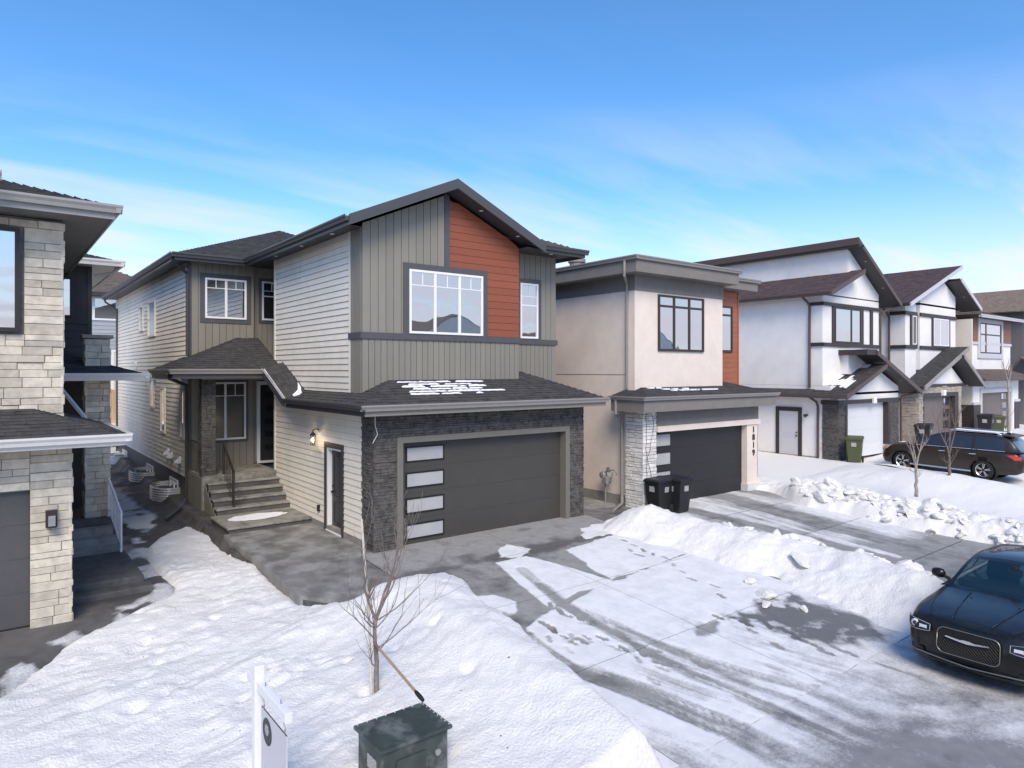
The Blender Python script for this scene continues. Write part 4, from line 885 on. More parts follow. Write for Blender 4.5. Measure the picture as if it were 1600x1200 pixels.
rake(H1, (6.26, 17.9, 3.31), (6.26, 19.62, 4.10), 'soffit', h=.22, outd=(-1, 0, 0))
gutter(H1, (6.20, 13.18, 3.31), (13.60, 13.18, 3.31), (0, -1, 0), 'taupe_metal'); gutter(H1, (6.28, 13.1, 3.31), (6.28, 17.9, 3.31), (-1, 0, 0), 'soffit')
gutter(H1, (6.27, 17.9, 3.33), (6.27, 19.62, 4.12), (-1, 0, 0), 'galv_edge', h=.09, d=.08, name='flashing')
gutter(H1, (3.8, 19.63, 4.09), (6.22, 19.63, 4.09), (0, -1, 0), 'taupe_metal'); gutter(H1, (3.88, 19.56, 4.09), (3.88, 22.5, 4.09), (-1, 0, 0), 'taupe_metal')
for q in ((6.5, 3.30), (9.0, 3.30), (12., 3.30)): pass
# dripping edge highlights and snow lying on the skirt roof
rs = random.Random(21)
for k in range(6):
    d_ = .44+k*.125; xx = 7.62+rs.uniform(0, .25); xe = 10.55-rs.uniform(0, .5)-.10*(5-k)
    while xx < xe:
        L_ = rs.uniform(.2, 1.1); n_ = max(3, int(L_/.06)); wd = rs.uniform(.045, .085); ph = rs.uniform(0, 9)
        if rs.random() < .95-.5*max(0, xx-9.4):
            fr_ = [(xx+L_*i/n_, d_+.006*math.sin(i*1.3+ph)+rs.uniform(-.008, .008)) for i in range(n_+1)]
            bk_ = [(x, min(d_+.118, y+wd*(.3 if i in (0, n_) else 1)+rs.uniform(-.012, .012))) for i, (x, y) in enumerate(fr_)]
            pts = fr_+bk_[::-1]; MB().prism([(x, 13.18+y, sl_(y)+.014) for x, y in pts], (0, 0, rs.uniform(.006, .016))).build('roof_snow', 'roof_snow', H1)
        xx += L_+rs.choice((.0, .02, .06, .15))
strip = lambda x, y: (x, y, 3.305+.421*(x-6.26)+max(0, y-17.9)*.4535+.012)
for pts in ([(6.40, 17.62), (6.52, 17.5), (6.62, 17.62), (6.70, 17.9), (6.58, 17.9), (6.46, 17.9)], [(6.46, 17.9), (6.58, 17.9), (6.70, 17.9), (6.76, 18.1), (6.77, 18.35), (6.72, 18.2), (6.64, 18.0)]):
    MB().prism([strip(*q) for q in pts], (0, 0, .010)).build('roof_snow', 'roof_snow', H1)
downspout(H1, [(4.24, 21.55, 7.38), (4.26, 21.6, 7.25), (4.70, 21.88, 6.98), (4.72, 21.88, 6.8), (4.72, 21.88, 4.5)], 'dark_metal', .045)
downspout(H1, [(3.84, 20.0, 3.98), (3.9, 20.2, 3.85), (4.68, 21.8, 3.62), (4.70, 21.88, 3.4), (4.70, 21.88, .25), (4.5, 21.4, .1), (3.9, 20.6, -.05)], 'dark_metal', .05)
downspout(H1, [(4.24, 36.0, 7.4), (4.3, 36.0, 7.2), (4.74, 35.9, 6.9), (4.74, 35.9, 0)], 'dark_metal', .045)
MB().box(13.9, 15.3, 14.5, 16.6, -.3, -.05).build('gas_pad', 'concrete', H1)

# ================================================================== stone house (left edge)
H0 = thing('stone_house', 'buff stone house at the left edge with pale gutters and grey garage door', 'house', (-2, 20, -.2))
w = MB(); w.box(-5, .58, 14.0, 26, -.5, 3.2); w.box(.57, 1.10, 13.80, 26, -.5, 3.2); w.box(-5.6, -4.9, 13.80, 14.1, -.5, 3.2); w.box(-5, .6, 13.80, 14.1, 2.06, 3.2)
w.box(-5, 1.03, 14.36, 26, 3.0, 6.7); w.build('wall', 'mortar', H0)
sA = stone_rows(None, .56, 1.15, -.24, 2.95, (.10, .17), (.24, .62)); stones(H0, face('y-', 13.80), sA, 'buff_stone', o=(.05, .085))
sB = stone_rows(None, -2.0, .56, 2.08, 2.95, (.10, .17), (.26, .62)); stones(H0, face('y-', 13.80), sB, 'buff_stone', o=(.05, .085))
sC = stone_rows(None, -.9, 1.07, 3.2, 6.66, (.10, .2), (.22, .72), [(-1.1, .50, 4.68, 6.53)]); stones(H0, face('y-', 14.36), sC, 'buff_stone', o=(.05, .085))
sD = stone_rows(None, -5, -.9, 3.2, 6.66, (.10, .2), (.22, .72), [(-1.1, .50, 4.68, 6.53)]); stones(H0, face('y-', 14.36), sD, 'buff_stone', single=False, o=(.05, .085))
stones(H0, face('x+', 1.10), stone_rows(None, 13.74, 15.4, -.24, 2.95, (.10, .17), (.24, .62)), 'buff_stone', single=False, o=(.04, .07)); stones(H0, face('x+', 1.03), stone_rows(None, 14.3, 17, 3.2, 6.66, (.10, .2), (.22, .72)), 'buff_stone', single=False, o=(.03, .06))
garage_door(H0, face('y-', 13.72), -4.3, .56, -.2, 2.06, 'garage_slate', .14, wins=0)
window(H0, face('y-', 14.36), -1.0, .44, 4.72, 6.49, frame='bronze', fw=.07, o=.10, mull=())
sc = MB(); sc.box(.77, .93, 13.62, 13.72, 1.44, 1.72); sc = sc.build('wall_lantern', 'bronze', H0)
a = MB(); a.box(.80, .90, 13.56, 13.62, 1.47, 1.64); a.build('lantern_glass', 'glass_pale', sc); MB().box(.785, .915, 13.545, 13.62, 1.44, 1.47).build('lantern_base', 'bronze', sc)
# roofs
roof_plane(H0, [(-6, 13.03, 2.98), (1.86, 13.03, 2.98), (.60, 14.30, 3.40), (-6, 14.30, 3.40)], 'shingle', course=.15)
roof_plane(H0, [(1.86, 13.03, 2.98), (1.86, 16.5, 2.98), (1.08, 16.5, 3.24), (1.08, 14.30, 3.24), (.60, 14.30, 3.40)], 'shingle', course=.15)
MB().box(-6, 1.80, 13.08, 13.85, 2.88, 2.90).build('soffit', 'pale_metal', H0); MB().box(1.05, 1.80, 13.85, 16.5, 2.88, 2.90).build('soffit', 'pale_metal', H0)
b = MB(); b.box(-6, 1.84, 13.03, 13.06, 2.80, 2.98); b.box(1.81, 1.84, 13.06, 16.5, 2.80, 2.98); b.build('fascia', 'pale_metal', H0)
gutter(H0, (-6, 13.03, 2.99), (1.94, 13.03, 2.99), (0, -1, 0), 'pale_metal'); gutter(H0, (1.84, 12.95, 2.99), (1.84, 16.5, 2.99), (1, 0, 0), 'pale_metal')
roof_plane(H0, [(-6, 13.58, 6.92), (1.79, 13.58, 6.92), (-1.6, 16.98, 8.1), (-6, 16.98, 8.1)], 'shingle', course=.15)
roof_plane(H0, [(1.79, 13.58, 6.92), (1.79, 26, 6.92), (-1.6, 23, 8.1), (-1.6, 16.98, 8.1)], 'shingle', course=.15)
MB().box(-6, 1.74, 13.62, 14.4, 6.72, 6.74).build('soffit', 'soffit_grey', H0); MB().box(1.0, 1.74, 14.4, 26, 6.72, 6.74).build('soffit', 'soffit_grey', H0)
b = MB(); b.box(-6, 1.77, 13.58, 13.61, 6.70, 6.92); b.box(1.74, 1.77, 13.61, 26, 6.70, 6.92); b.build('fascia', 'gutter_grey', H0)
gutter(H0, (-6, 13.58, 6.93), (1.87, 13.58, 6.93), (0, -1, 0), 'gutter_grey', h=.13); gutter(H0, (1.77, 13.48, 6.93), (1.77, 26, 6.93), (1, 0, 0), 'gutter_grey', h=.13)
gutter(H0, (-6, 13.2, 7.15), (.18, 13.2, 7.15), (0, -1, 0), 'gutter_grey', h=.13)
# porch bay set back on the right
w = MB(); w.box(1.0, 2.27, 22.1, 30, -.4, 7.0); w.box(1.1, 1.9, 20.2, 22.1, -.4, 4.0); w.build('wall', 'charcoal_siding', H0)
lap_siding(H0, face('y-', 22.1), 1.0, 2.27, 4.1, 5.35, .2, 'charcoal_siding'); b = MB(); b.box(2.2, 2.31, 22.06, 22.16, 4.1, 7.0); b.fbox(face('y-', 22.1), 1.0, 2.27, 5.35, 5.5, 0, .05); b.build('corner_trim', 'charcoal_siding', H0)
window(H0, face('y-', 22.1), 1.0, 1.85, 5.52, 6.62, frame='bronze', fw=.06, o=.04)
MB().box(1.84, 2.27, 18.55, 18.98, .2, 4.82).build('porch_pier', 'mortar', H0)
for F_, a0, a1 in ((face('y-', 18.55), 1.80, 2.31), (face('x+', 2.27), 18.51, 19.0), (face('x-', 1.84), 18.51, 19.0)):
    stones(H0, F_, stone_rows(None, a0, a1, .2, 4.8, (.1, .18), (.16, .4)), 'buff_stone', single=(F_ is not None and a0 == 1.80), o=(.03, .06))
MB().box(1.74, 2.37, 18.45, 19.05, 4.82, 4.90).build('pier_cap', 'concrete', H0)
roof_plane(H0, [(.9, 17.9, 3.98), (2.95, 17.9, 3.98), (2.2, 18.65, 4.2), (.9, 20.4, 4.75)], 'shingle'); roof_plane(H0, [(2.95, 17.9, 3.98), (2.95, 22.6, 3.98), (2.27, 22.6, 4.2), (2.2, 18.65, 4.2)], 'shingle')
MB().box(1.0, 2.9, 17.94, 22, 3.86, 3.88).build('soffit', 'pale_metal', H0); gutter(H0, (.9, 17.9, 3.99), (3.03, 17.9, 3.99), (0, -1, 0), 'pale_metal', h=.16); gutter(H0, (2.93, 17.8, 3.99), (2.93, 22.6, 3.99), (1, 0, 0), 'pale_metal')
roof_plane(H0, [(.9, 21.5, 7.08), (2.95, 21.5, 7.08), (.9, 23.6, 7.75)], 'shingle'); roof_plane(H0, [(2.95, 21.5, 7.08), (2.95, 30, 7.08), (.9, 28, 7.75), (.9, 23.6, 7.75)], 'shingle'); MB().box(1.0, 2.9, 21.55, 30, 6.96, 6.98).build('soffit', 'pale_metal', H0)
gutter(H0, (.9, 21.5, 7.09), (3.03, 21.5, 7.09), (0, -1, 0), 'pale_metal', h=.15); gutter(H0, (2.93, 21.4, 7.09), (2.93, 30, 7.09), (1, 0, 0), 'pale_metal', h=.15)
downspout(H0, [(2.9, 21.9, 6.95), (2.8, 21.95, 6.8), (2.35, 22.05, 6.7)], 'pale_metal', .045)
downspout(H0, [(1.15, 17.85, 3.86), (1.62, 16.45, 3.05)], 'pale_metal', .045)
# porch steps and white railing
MB().box(1.15, 2.4, 18.3, 20.2, -.4, .62).build('porch_deck', 'concrete_dark', H0)
for i in range(3): MB().box(1.15, 2.3+.06*i, 17.98-.32*i, 18.3-.32*i, -.4, .45-.17*i).build('step', 'concrete', H0, bevel=.012)
for i in range(3): MB().box(1.16, 2.45+.1*i, 15.9-.38*i-.9, 17.34-.38*i*0-i*.0 if i == 0 else 15.0-.38*(i-1), -.5, .02-.12*i).build('step', 'concrete_dark', H0, bevel=.015)
r_ = MB(); r_.tube([(2.26, 18.4, 1.52), (2.34, 17.1, .92)], .028, 6); r_.tube([(2.34, 17.1, .05), (2.34, 17.1, .94)], .026, 6); r_.tube([(2.26, 18.4, .62), (2.26, 18.4, 1.52)], .026, 6)
r_.tube([(2.26, 18.4, .80), (2.34, 17.1, .2)], .018, 6)
for k in range(1, 9): f_ = k/9; r_.tube([(2.26+.08*f_, 18.4-1.3*f_, .8-.6*f_), (2.26+.08*f_, 18.4-1.3*f_, 1.5-.6*f_)], .011, 5)
r_.build('handrail', 'white_frame', H0)

# ================================================================== beige house (1819)
H2 = thing('beige_house', 'beige stucco house with taupe bands, white stone pier and number 1819', 'house', (18.8, 22, -.2))
FA = face('y-', 13.75); FC = face('y-', 14.2)
w = MB(); w.box(15.88, 21.85, 14.06, 30, -.6, 3.4); w.build('wall', 'stucco_beige', H2); MB().box(15.80, 16.37, 13.80, 14.06, -.6, 2.9).build('pier_core', 'mortar_dark', H2)
MB().box(15.86, 20.41, 14.2, 30, 3.2, 6.56).build('wall', 'stucco_beige', H2)
MB().box(20.42, 22.42, 14.95, 30, -.5, 7.0).build('wall', 'stucco_beige', H2)
MB().box(15.84, 20.43, 14.17, 30, 6.56, 7.06).build('stucco_band', 'stucco_taupe', H2)
MB().box(15.855, 15.87, 14.6, 30, 3.92, 3.94).build('stucco_joint', 'stucco_taupe', H2)
MB().box(15.84, 16.0, 14.5, 30, -.7, .12).build('foundation', 'foundation', H2)
b = MB(); b.box(21.22, 21.9, 13.75, 14.07, .05, 2.15); b.build('garage_pier', 'stucco_beige', H2)
b = MB(); b.box(21.18, 21.93, 13.70, 14.07, -.5, .05); b.build('pier_base', 'white_stone', H2)
MB().box(16.37, 21.98, 13.70, 14.07, 2.15, 2.33).build('lintel', 'stucco_beige', H2); MB().box(16.37, 21.9, 13.73, 14.07, 2.33, 2.9).build('stucco_band', 'stucco_taupe', H2)
stones(H2, face('y-', 13.80), stone_rows(None, 15.74, 16.37, -.4, 2.82, (.07, .18), (.13, .36)), 'white_stone', o=(.03, .06), gap=.014)
stones(H2, face('x-', 15.80), stone_rows(None, 13.75, 14.5, -.4, 2.82, (.07, .18), (.13, .36)), 'white_stone', o=(.03, .06), gap=.014)
MB().box(15.80, 15.88, 14.06, 14.5, -.6, 2.85).build('pier_core', 'mortar_dark', H2)
garage_door(H2, FA, 16.37, 21.22, -.22, 2.15, 'garage_black', .22, glass='frosted', ww=.78, wh=.36, inset=.12, frame='garage_black')
window(H2, FC, 16.94, 19.3, 4.69, 6.50, frame='brown_frame', fw=.07, mull=(1/3, 2/3), rail=.80, o=.02)
FO = face('y-', 14.95)
z = 3.4
while z < 6.9: MB().fbox(FO, 20.43, 22.44, z+.004, z+.186, 0, .03).build('cladding_plank', 'orange_wood', H2); z += .19
window(H2, FO, 21.15, 22.02, 4.75, 6.45, frame='brown_frame', fw=.07, rail=.8, o=.05)
MB().box(22.40, 22.46, 14.90, 15.0, 3.3, 7).build('corner_trim', 'orange_wood', H2)
# deep fascias
b = MB(); b.box(15.34, 20.62, 13.68, 30.2, 7.04, 7.44); b.build('fascia', 'stucco_taupe', H2)
b = MB(); b.box(20.625, 22.92, 14.4, 30.2, 7.03, 7.36); b.build('fascia', 'stucco_taupe', H2)
gutter(H2, (15.26, 13.68, 7.52), (20.7, 13.68, 7.52), (0, -1, 0), 'taupe_metal', h=.11); gutter(H2, (15.34, 13.58, 7.52), (15.34, 30, 7.52), (-1, 0, 0), 'taupe_metal', h=.11); gutter(H2, (20.6, 14.4, 7.44), (23.02, 14.4, 7.44), (0, -1, 0), 'taupe_metal', h=.11)
roof_plane(H2, [(15.34, 13.68, 7.50), (20.66, 13.68, 7.50), (20.66, 15.45, 7.877), (18.9, 17.2, 8.25)], 'shingle_brown'); roof_plane(H2, [(15.34, 30, 7.50), (15.34, 13.68, 7.50), (18.9, 17.2, 8.25), (18.9, 27, 8.25)], 'shingle_brown')
roof_plane(H2, [(20.62, 14.4, 7.42), (22.95, 14.4, 7.42), (20.62, 16.2, 7.8)], 'shingle_brown'); roof_plane(H2, [(22.95, 14.4, 7.42), (22.95, 30, 7.42), (18.9, 27, 8.25), (18.9, 17.9, 8.25)], 'shingle_brown', shingles=False)
MB().lathe([(.25, 0), (.25, .14), (.3, .15), (.3, .26), (.05, .3)], (15.95, 16.9, 7.6), 'z', 14).build('roof_vent', 'taupe_metal', H2)
b = MB(); b.box(15.24, 22.3, 13.28, 13.74, 2.82, 3.20); b.box(15.24, 15.80, 13.74, 14.62, 2.82, 3.20); b.box(21.9, 22.3, 13.74, 15, 2.82, 3.2); b.build('fascia', 'stucco_taupe', H2)
gutter(H2, (15.16, 13.28, 3.27), (22.42, 13.28, 3.27), (0, -1, 0), 'taupe_metal', h=.10); gutter(H2, (15.24, 13.2, 3.27), (15.24, 14.65, 3.27), (-1, 0, 0), 'taupe_metal', h=.10)
roof_plane(H2, [(15.22, 13.26, 3.26), (22.36, 13.26, 3.26), (20.9, 14.9, 3.72), (20.42, 14.9, 3.72), (20.42, 14.2, 3.52), (16.16, 14.2, 3.52)], 'shingle')
roof_plane(H2, [(15.22, 14.65, 3.26), (15.22, 13.26, 3.26), (16.16, 14.2, 3.52), (15.86, 14.2, 3.43), (15.86, 14.65, 3.43)], 'shingle')
roof_plane(H2, [(22.36, 13.26, 3.26), (22.36, 15.4, 3.26), (21.9, 15.4, 3.4), (21.9, 14.9, 3.4), (20.9, 14.9, 3.72)], 'shingle')
b = MB(); xx = 16.3; rs = random.Random(5)
while xx < 19.3:
    l_ = rs.uniform(.15, .4); k = rs.choice((.45, .58, .72))
    b.box(xx, xx+l_, 13.26+k, 13.26+k+.13, 3.26+.28*k+.03, 3.26+.28*k+.075); xx += l_*rs.uniform(.6, 1.1)
b.build('roof_snow', 'roof_snow', H2)
downspout(H2, [(15.30, 14.1, 7.42), (15.28, 14.1, 7.1), (15.30, 14.12, 6.95), (15.78, 14.45, 6.75), (15.80, 14.47, 6.55), (15.80, 14.47, 3.5)], 'taupe_metal', .045)
downspout(H2, [(15.22, 14.4, 3.2), (15.22, 14.4, 2.75), (15.72, 14.6, 2.55), (15.74, 14.62, 2.4), (15.74, 14.62, .1), (15.5, 14.4, -.05), (14.6, 13.9, -.08)], 'taupe_metal', .045)
# house number on the right pier
for i, ch in enumerate('1819'):
    cu = bpy.data.curves.new('digit', 'FONT'); cu.body = ch; cu.size = .30; cu.extrude = .012; cu.align_x = 'CENTER'; cu.offset = .004
    to = bpy.data.objects.new('digit_source', cu); COL.objects.link(to); bpy.context.view_layer.update()
    me = bpy.data.meshes.new_from_object(to.evaluated_get(bpy.context.evaluated_depsgraph_get())); bpy.data.objects.remove(to)
    o = obj('house_digit', me, None, H2); me.materials.clear(); me.materials.append(MATS['ink'])
    o.location = (21.60, 13.735, 1.86-.275*i); o.rotation_euler = (R(90), 0, 0)
lt = MB(); pts = [(21.84, 13.70, 2.12)]
for k in range(12): pts.append((21.84+random.uniform(-.03, .03), 13.73, 2.0-k*.16))
lt.tube(pts, .006, 4); lt.build('light_string', 'ink', H2)
lt = MB(); pts = []
for k in range(20): pts.append((16.0+.1*math.sin(k*.55)+random.uniform(-.03, .03)+.08*(k < 9), 13.725, 2.75-k*.15))
lt.tube(pts, .008, 4); pts = [(15.86+random.uniform(-.03, .03), 13.73, 2.8-k*.16) for k in range(18)]; lt.tube(pts, .007, 4); lt.build('light_string', 'ink', H2)

# ================================================================== white house with brown trim
H3 = thing('white_house', 'white stucco house with brown trim, split shed roofs and white garage door', 'house', (31.5, 22, .2))
FA = face('y-', 14.2); FX = face('x-', 28.59); FU = face('y-', 14.85)
w = MB(); w.box(28.6, 34.5, 14.5, 30, -.5, 3.4); w.box(28.66, 29.25, 14.2, 14.6, -.4, 2.7); w.box(33.4, 34.5, 14.2, 14.6, -.4, 2.7)
w.box(28.66, 34.5, 14.2, 14.6, 2.7, 3.1); w.prism([(28.66, 14.2, 3.0), (34.5, 14.2, 3.0), (34.5, 14.2, 3.3), (31.7, 14.2, 4.35)], (0, .6, 0))
w.box(28.612, 33.95, 14.86, 30, 3.41, 7.4); w.prism([(28.6, 14.86, 7.35), (33.95, 14.86, 7.35), (33.95, 14.86, 7.7), (31.0, 14.86, 9.55), (30.95, 14.86, 8.4)], (0, 15, 0))
w.box(30.95, 31.1, 14.9, 30, 8.0, 9.7); w.box(30.3, 32.4, 14.55, 15, 3.9, 4.85)
w.build('wall', 'stucco_white', H3)
MB().box(28.56, 28.7, 15.0, 30, -.5, .3).build('foundation', 'foundation', H3)
stones(H3, FX, stone_rows(None, 14.16, 14.85, -.35, 2.62, (.06, .12), (.15, .4)), 'ledge_stone', single=False, name='ledge_stone', o=(.02, .05))
stones(H3, FA, stone_rows(None, 28.62, 29.25, -.35, 2.62, (.06, .12), (.15, .4)), 'ledge_stone', single=False, name='ledge_stone', o=(.02, .05))
stones(H3, FA, stone_rows(None, 33.45, 34.5, -.35, 2.62, (.06, .12), (.15, .4)), 'ledge_stone', single=False, name='ledge_stone', o=(.02, .05))
b = MB(); b.fbox(FA, 28.55, 34.55, 2.6, 2.78, 0, .07); b.fbox(FX, 14.13, 14.9, 2.6, 2.78, 0, .05); b.fbox(FA, 29.2, 29.38, .1, 2.6, -.25, .06); b.fbox(FA, 33.3, 33.5, .1, 2.6, -.25, .06); b.build('garage_door_trim', 'brown_trim', H3)
w = MB(); w.box(29.3, 33.4, 14.46, 14.55, -.2, 2.7); w.build('garage_recess', 'brown_trim', H3)
garage_door(H3, FA, 29.38, 33.3, .18, 2.58, 'garage_white', .18, glass='glass_dark', ww=.42, wh=.30, inset=.06, frame='garage_white')
MB().box(31.65, 31.95, 14.05, 14.13, 2.58, 2.86).build('house_number_light', 'light_disc', H3)
# side door
b = MB(); b.fbox(FX, 15.78, 15.94, .15, 2.42, 0, .05); b.fbox(FX, 16.86, 17.02, .15, 2.42, 0, .05); b.fbox(FX, 15.94, 16.86, 2.24, 2.42, 0, .05); b.build('door_trim', 'brown_trim', H3)
d = MB(); d.fbox(FX, 15.94, 16.86, .22, 2.24, 0, .02); d.fring(FX, 16.08, 16.72, 1.25, 2.05, .02, .02, .03); d.fring(FX, 16.08, 16.72, .4, 1.1, .02, .02, .03); d = d.build('door', 'light_grey', H3)
MB().lathe([(.03, 0), (.04, -.06)], (28.57, 16.02, 1.15), 'x', 10).build('handle', 'ink', d); MB().lathe([(.03, 0), (.03, -.04)], (28.57, 16.02, 1.3), 'x', 10).build('lock', 'ink', d)
b = MB(); b.fbox(FX, 15.5, 15.68, 2.05, 2.13, 0, .08); b.tube([(28.45, 15.55, 2.1), (28.35, 15.5, 2.05)], .05, 8); b.build('wall_lamp', 'ink', H3)
# upper bands and window
b = MB(); b.fbox(FU, 28.53, 33.9, 6.9, 7.05, 0, .06); b.fbox(FX, 14.79, 15.4, 6.9, 7.05, 0, .05); b.fbox(FU, 28.53, 33.9, 5.12, 5.28, 0, .06); b.fbox(FX, 14.79, 15.4, 5.12, 5.28, 0, .05)
b.fbox(FU, 32.05, 32.3, 5.28, 6.9, 0, .05); b.fbox(FU, 33.0, 33.25, 5.28, 6.9, 0, .05); b.fbox(FU, 29.4, 29.6, 5.28, 6.9, 0, .05); b.build('trim_band', 'brown_trim', H3)
window(H3, FU, 29.6, 32.05, 5.3, 6.88, frame='brown_frame', fw=.07, mull=(.62,), o=.03)
# split roofs: main and garage
def split_roof(par, xl, zl, xa, za, xb, zb, xr, zr, y0, y1, mt, fm, lip=.2, sh=True):
    """left plane from eave (xl,zl) up to (xa,za); right plane from its high edge (xb,zb) down to eave (xr,zr)"""
    roof_plane(par, [(xl, y1, zl), (xl, y0, zl), (xa, y0, za), (xa, y1, za)], mt, shingles=sh, course=.18, tab=(.3, .5))
    roof_plane(par, [(xr, y0, zr), (xr, y1, zr), (xb, y1, zb), (xb, y0, zb)], mt, shingles=sh, course=.18, tab=(.3, .5))
    rake(par, (xl, y0, zl+.02), (xa, y0, za+.02), fm, h=lip); rake(par, (xb, y0, zb+.02), (xr, y0, zr+.02), fm, h=lip)
    MB().prism([(xl, y0, zl-.08), (xa, y0, za-.08), (xa, y0, za-.12), (xl, y0, zl-.12)], (0, 1.0, 0)).build('soffit', 'soffit', par)
    MB().prism([(xr, y0, zr-.08), (xb, y0, zb-.08), (xb, y0, zb-.12), (xr, y0, zr-.12)], (0, 1.0, 0)).build('soffit', 'soffit', par)
    gutter(par, (xl, y0, zl), (xl, y1, zl), (-1, 0, 0), fm, h=.14); gutter(par, (xr, y0, zr), (xr, y1, zr), (1, 0, 0), fm, h=.14)
split_roof(H3, 28.1, 7.40, 31.2, 8.62, 30.55, 9.95, 34.95, 7.30, 14.25, 30, 'shingle_flare_tint', 'brown_metal')
MB().box(30.50, 30.58, 14.2, 30, 9.66, 9.98).build('fascia', 'brown_metal', H3); MB().box(30.58, 31.0, 14.2, 30, 9.60, 9.66).build('soffit', 'soffit', H3)
split_roof(H3, 28.1, 3.02, 31.85, 4.36, 30.9, 4.92, 35.6, 3.10, 13.6, 15.2, 'shingle', 'brown_metal')
MB().box(30.0, 30.92, 13.6, 15, 4.75, 4.98).build('fascia', 'brown_trim', H3)
roof_plane(H3, [(28.1, 22, 3.02), (28.1, 15.2, 3.02), (28.6, 15.2, 3.25), (28.6, 22, 3.25)], 'shingle', shingles=False); gutter(H3, (28.1, 15.2, 3.03), (28.1, 22, 3.03), (-1, 0, 0), 'brown_metal', h=.14)
rs = random.Random(4)
for k in range(8):
    xa = 28.75+rs.uniform(0, .25)+.05*k; xb = 30.0+rs.uniform(-.35, .5); ya = 13.95+k*.115; za = 3.02+.3573*(xa-28.1)+.025; zb = 3.02+.3573*(xb-28.1)+.025
    MB().hexa([(xa, ya, za), (xb, ya, zb), (xb-.08, ya+.11, zb-.03), (xa+.05, ya+.11, za+.018), (xa, ya, za+.03), (xb, ya, zb+.02), (xb-.08, ya+.11, zb-.01), (xa+.05, ya+.11, za+.048)]).build('roof_snow', 'roof_snow', H3)
for xx in (32.6, 33.9): soffit_light(H3, (xx, 13.85, 4.92-.387*(xx-30.9)-.13))
for xx in (31.8, 33.6): soffit_light(H3, (xx, 14.5, 9.95-.602*(xx-30.55)-.13))
downspout(H3, [(28.05, 15.5, 7.3), (28.4, 15.42, 7.05), (28.53, 15.4, 6.9), (28.53, 15.4, 3.3)], 'brown_metal', .055); downspout(H3, [(28.05, 15.2, 2.95), (28.45, 15.05, 2.7), (28.53, 15.02, 2.5), (28.53, 15.02, 0)], 'brown_metal', .055)
downspout(H3, [(35.0, 14.4, 7.2), (34.1, 14.7, 6.9), (34.0, 14.8, 6.6), (34.0, 14.8, 3.3)], 'brown_metal', .055); downspout(H3, [(35.6, 13.8, 3.0), (34.65, 14.1, 2.8), (34.6, 14.12, 2.6), (34.6, 14.12, 0)], 'brown_metal', .055)

# ================================================================== white gabled house with tan stone
H4 = thing('gabled_house', 'white gabled house with tan stone garage surround and flare-tinted shingle roof', 'house', (39.5, 22, .3))
FA = face('y-', 14.2); FX = face('x-', 36.68); FU = face('y-', 14.77)
w = MB(); w.box(36.7, 42.3, 14.5, 30, -.5, 3.4); w.box(36.72, 37.3, 14.22, 14.6, -.4, 3.3); w.box(41.85, 42.3, 14.22, 14.6, -.4, 3.3); w.box(37.3, 41.85, 14.22, 14.6, 2.85, 3.3)
w.box(36.712, 38.0, 14.78, 30, 3.41, 7.5); w.box(38.0, 38.6, 15.1, 30, 3.2, 8); w.box(38.5, 43.3, 14.78, 30, 3.41, 7.6); w.prism([(38.5, 14.78, 7.5), (43.3, 14.78, 7.5), (43.3, 14.78, 8.2), (41.7, 14.78, 8.9), (38.5, 14.78, 7.9)], (0, 15, 0))
w.prism([(37.6, 14.22, 3.3), (42.9, 14.22, 3.3), (40.4, 14.22, 4.6)], (0, .8, 0)); w.build('wall', 'stucco_white', H4)
for F_, a0, a1, hl in ((FX, 14.2, 14.95, ()), (FA, 36.68, 42.35, [(37.25, 41.9, -1, 2.9)])):
    stones(H4, F_, stone_rows(None, a0, a1, -.3, 3.25, (.1, .16), (.2, .5), hl), 'tan_stone', single=False, name='ledge_stone', o=(.03, .07), gap=.01)
w = MB(); w.box(37.2, 41.9, 14.44, 14.52, -.2, 2.95); w.build('garage_recess', 'brown_trim', H4)
b = MB(); b.fbox(FA, 37.25, 37.4, .1, 2.9, -.25, .05); b.fbox(FA, 41.4, 41.9, .1, 2.9, -.25, .05); b.fbox(FA, 37.4, 41.4, 2.7, 2.9, -.25, .05); b.build('garage_door_trim', 'brown_trim', H4)
garage_door(H4, FA, 37.4, 41.4, .25, 2.7, 'garage_brown', .2, glass='glass', side='r', ww=.75, wh=.35, inset=.15, frame='brown_trim')
MB().box(39.5, 39.85, 14.02, 14.14, 2.75, 3.05).build('house_number_light', 'light_disc', H4)
b = MB(); b.fbox(FU, 36.6, 38.05, 6.9, 7.08, 0, .06); b.fbox(FU, 38.45, 43.3, 6.9, 7.08, 0, .06); b.fbox(FX, 14.72, 15.5, 6.9, 7.08, 0, .05); b.fbox(FU, 36.6, 38.05, 5.18, 5.36, 0, .06); b.fbox(FU, 38.45, 43.3, 5.18, 5.36, 0, .06); b.fbox(FX, 14.72, 15.5, 5.18, 5.36, 0, .05)
b.fbox(FU, 37.25, 37.45, 5.36, 6.9, 0, .05); b.fbox(FU, 37.95, 38.1, 5.36, 6.9, 0, .05); b.fbox(FU, 39.95, 40.12, 5.36, 6.9, 0, .05); b.fbox(FU, 42.2, 42.4, 5.36, 6.9, 0, .05); b.build('trim_band', 'brown_trim', H4)
window(H4, FU, 37.45, 37.95, 5.4, 6.88, fw=.05, o=.03, glass='glass_dark'); window(H4, FU, 40.12, 42.2, 5.4, 6.88, fw=.06, mull=(.42,), o=.03)
roof_plane(H4, [(36.1, 30, 7.42), (36.1, 14.3, 7.42), (42.9, 14.3, 9.9), (42.9, 30, 9.9)], 'shingle_flare_tint', course=.18, tab=(.3, .5))
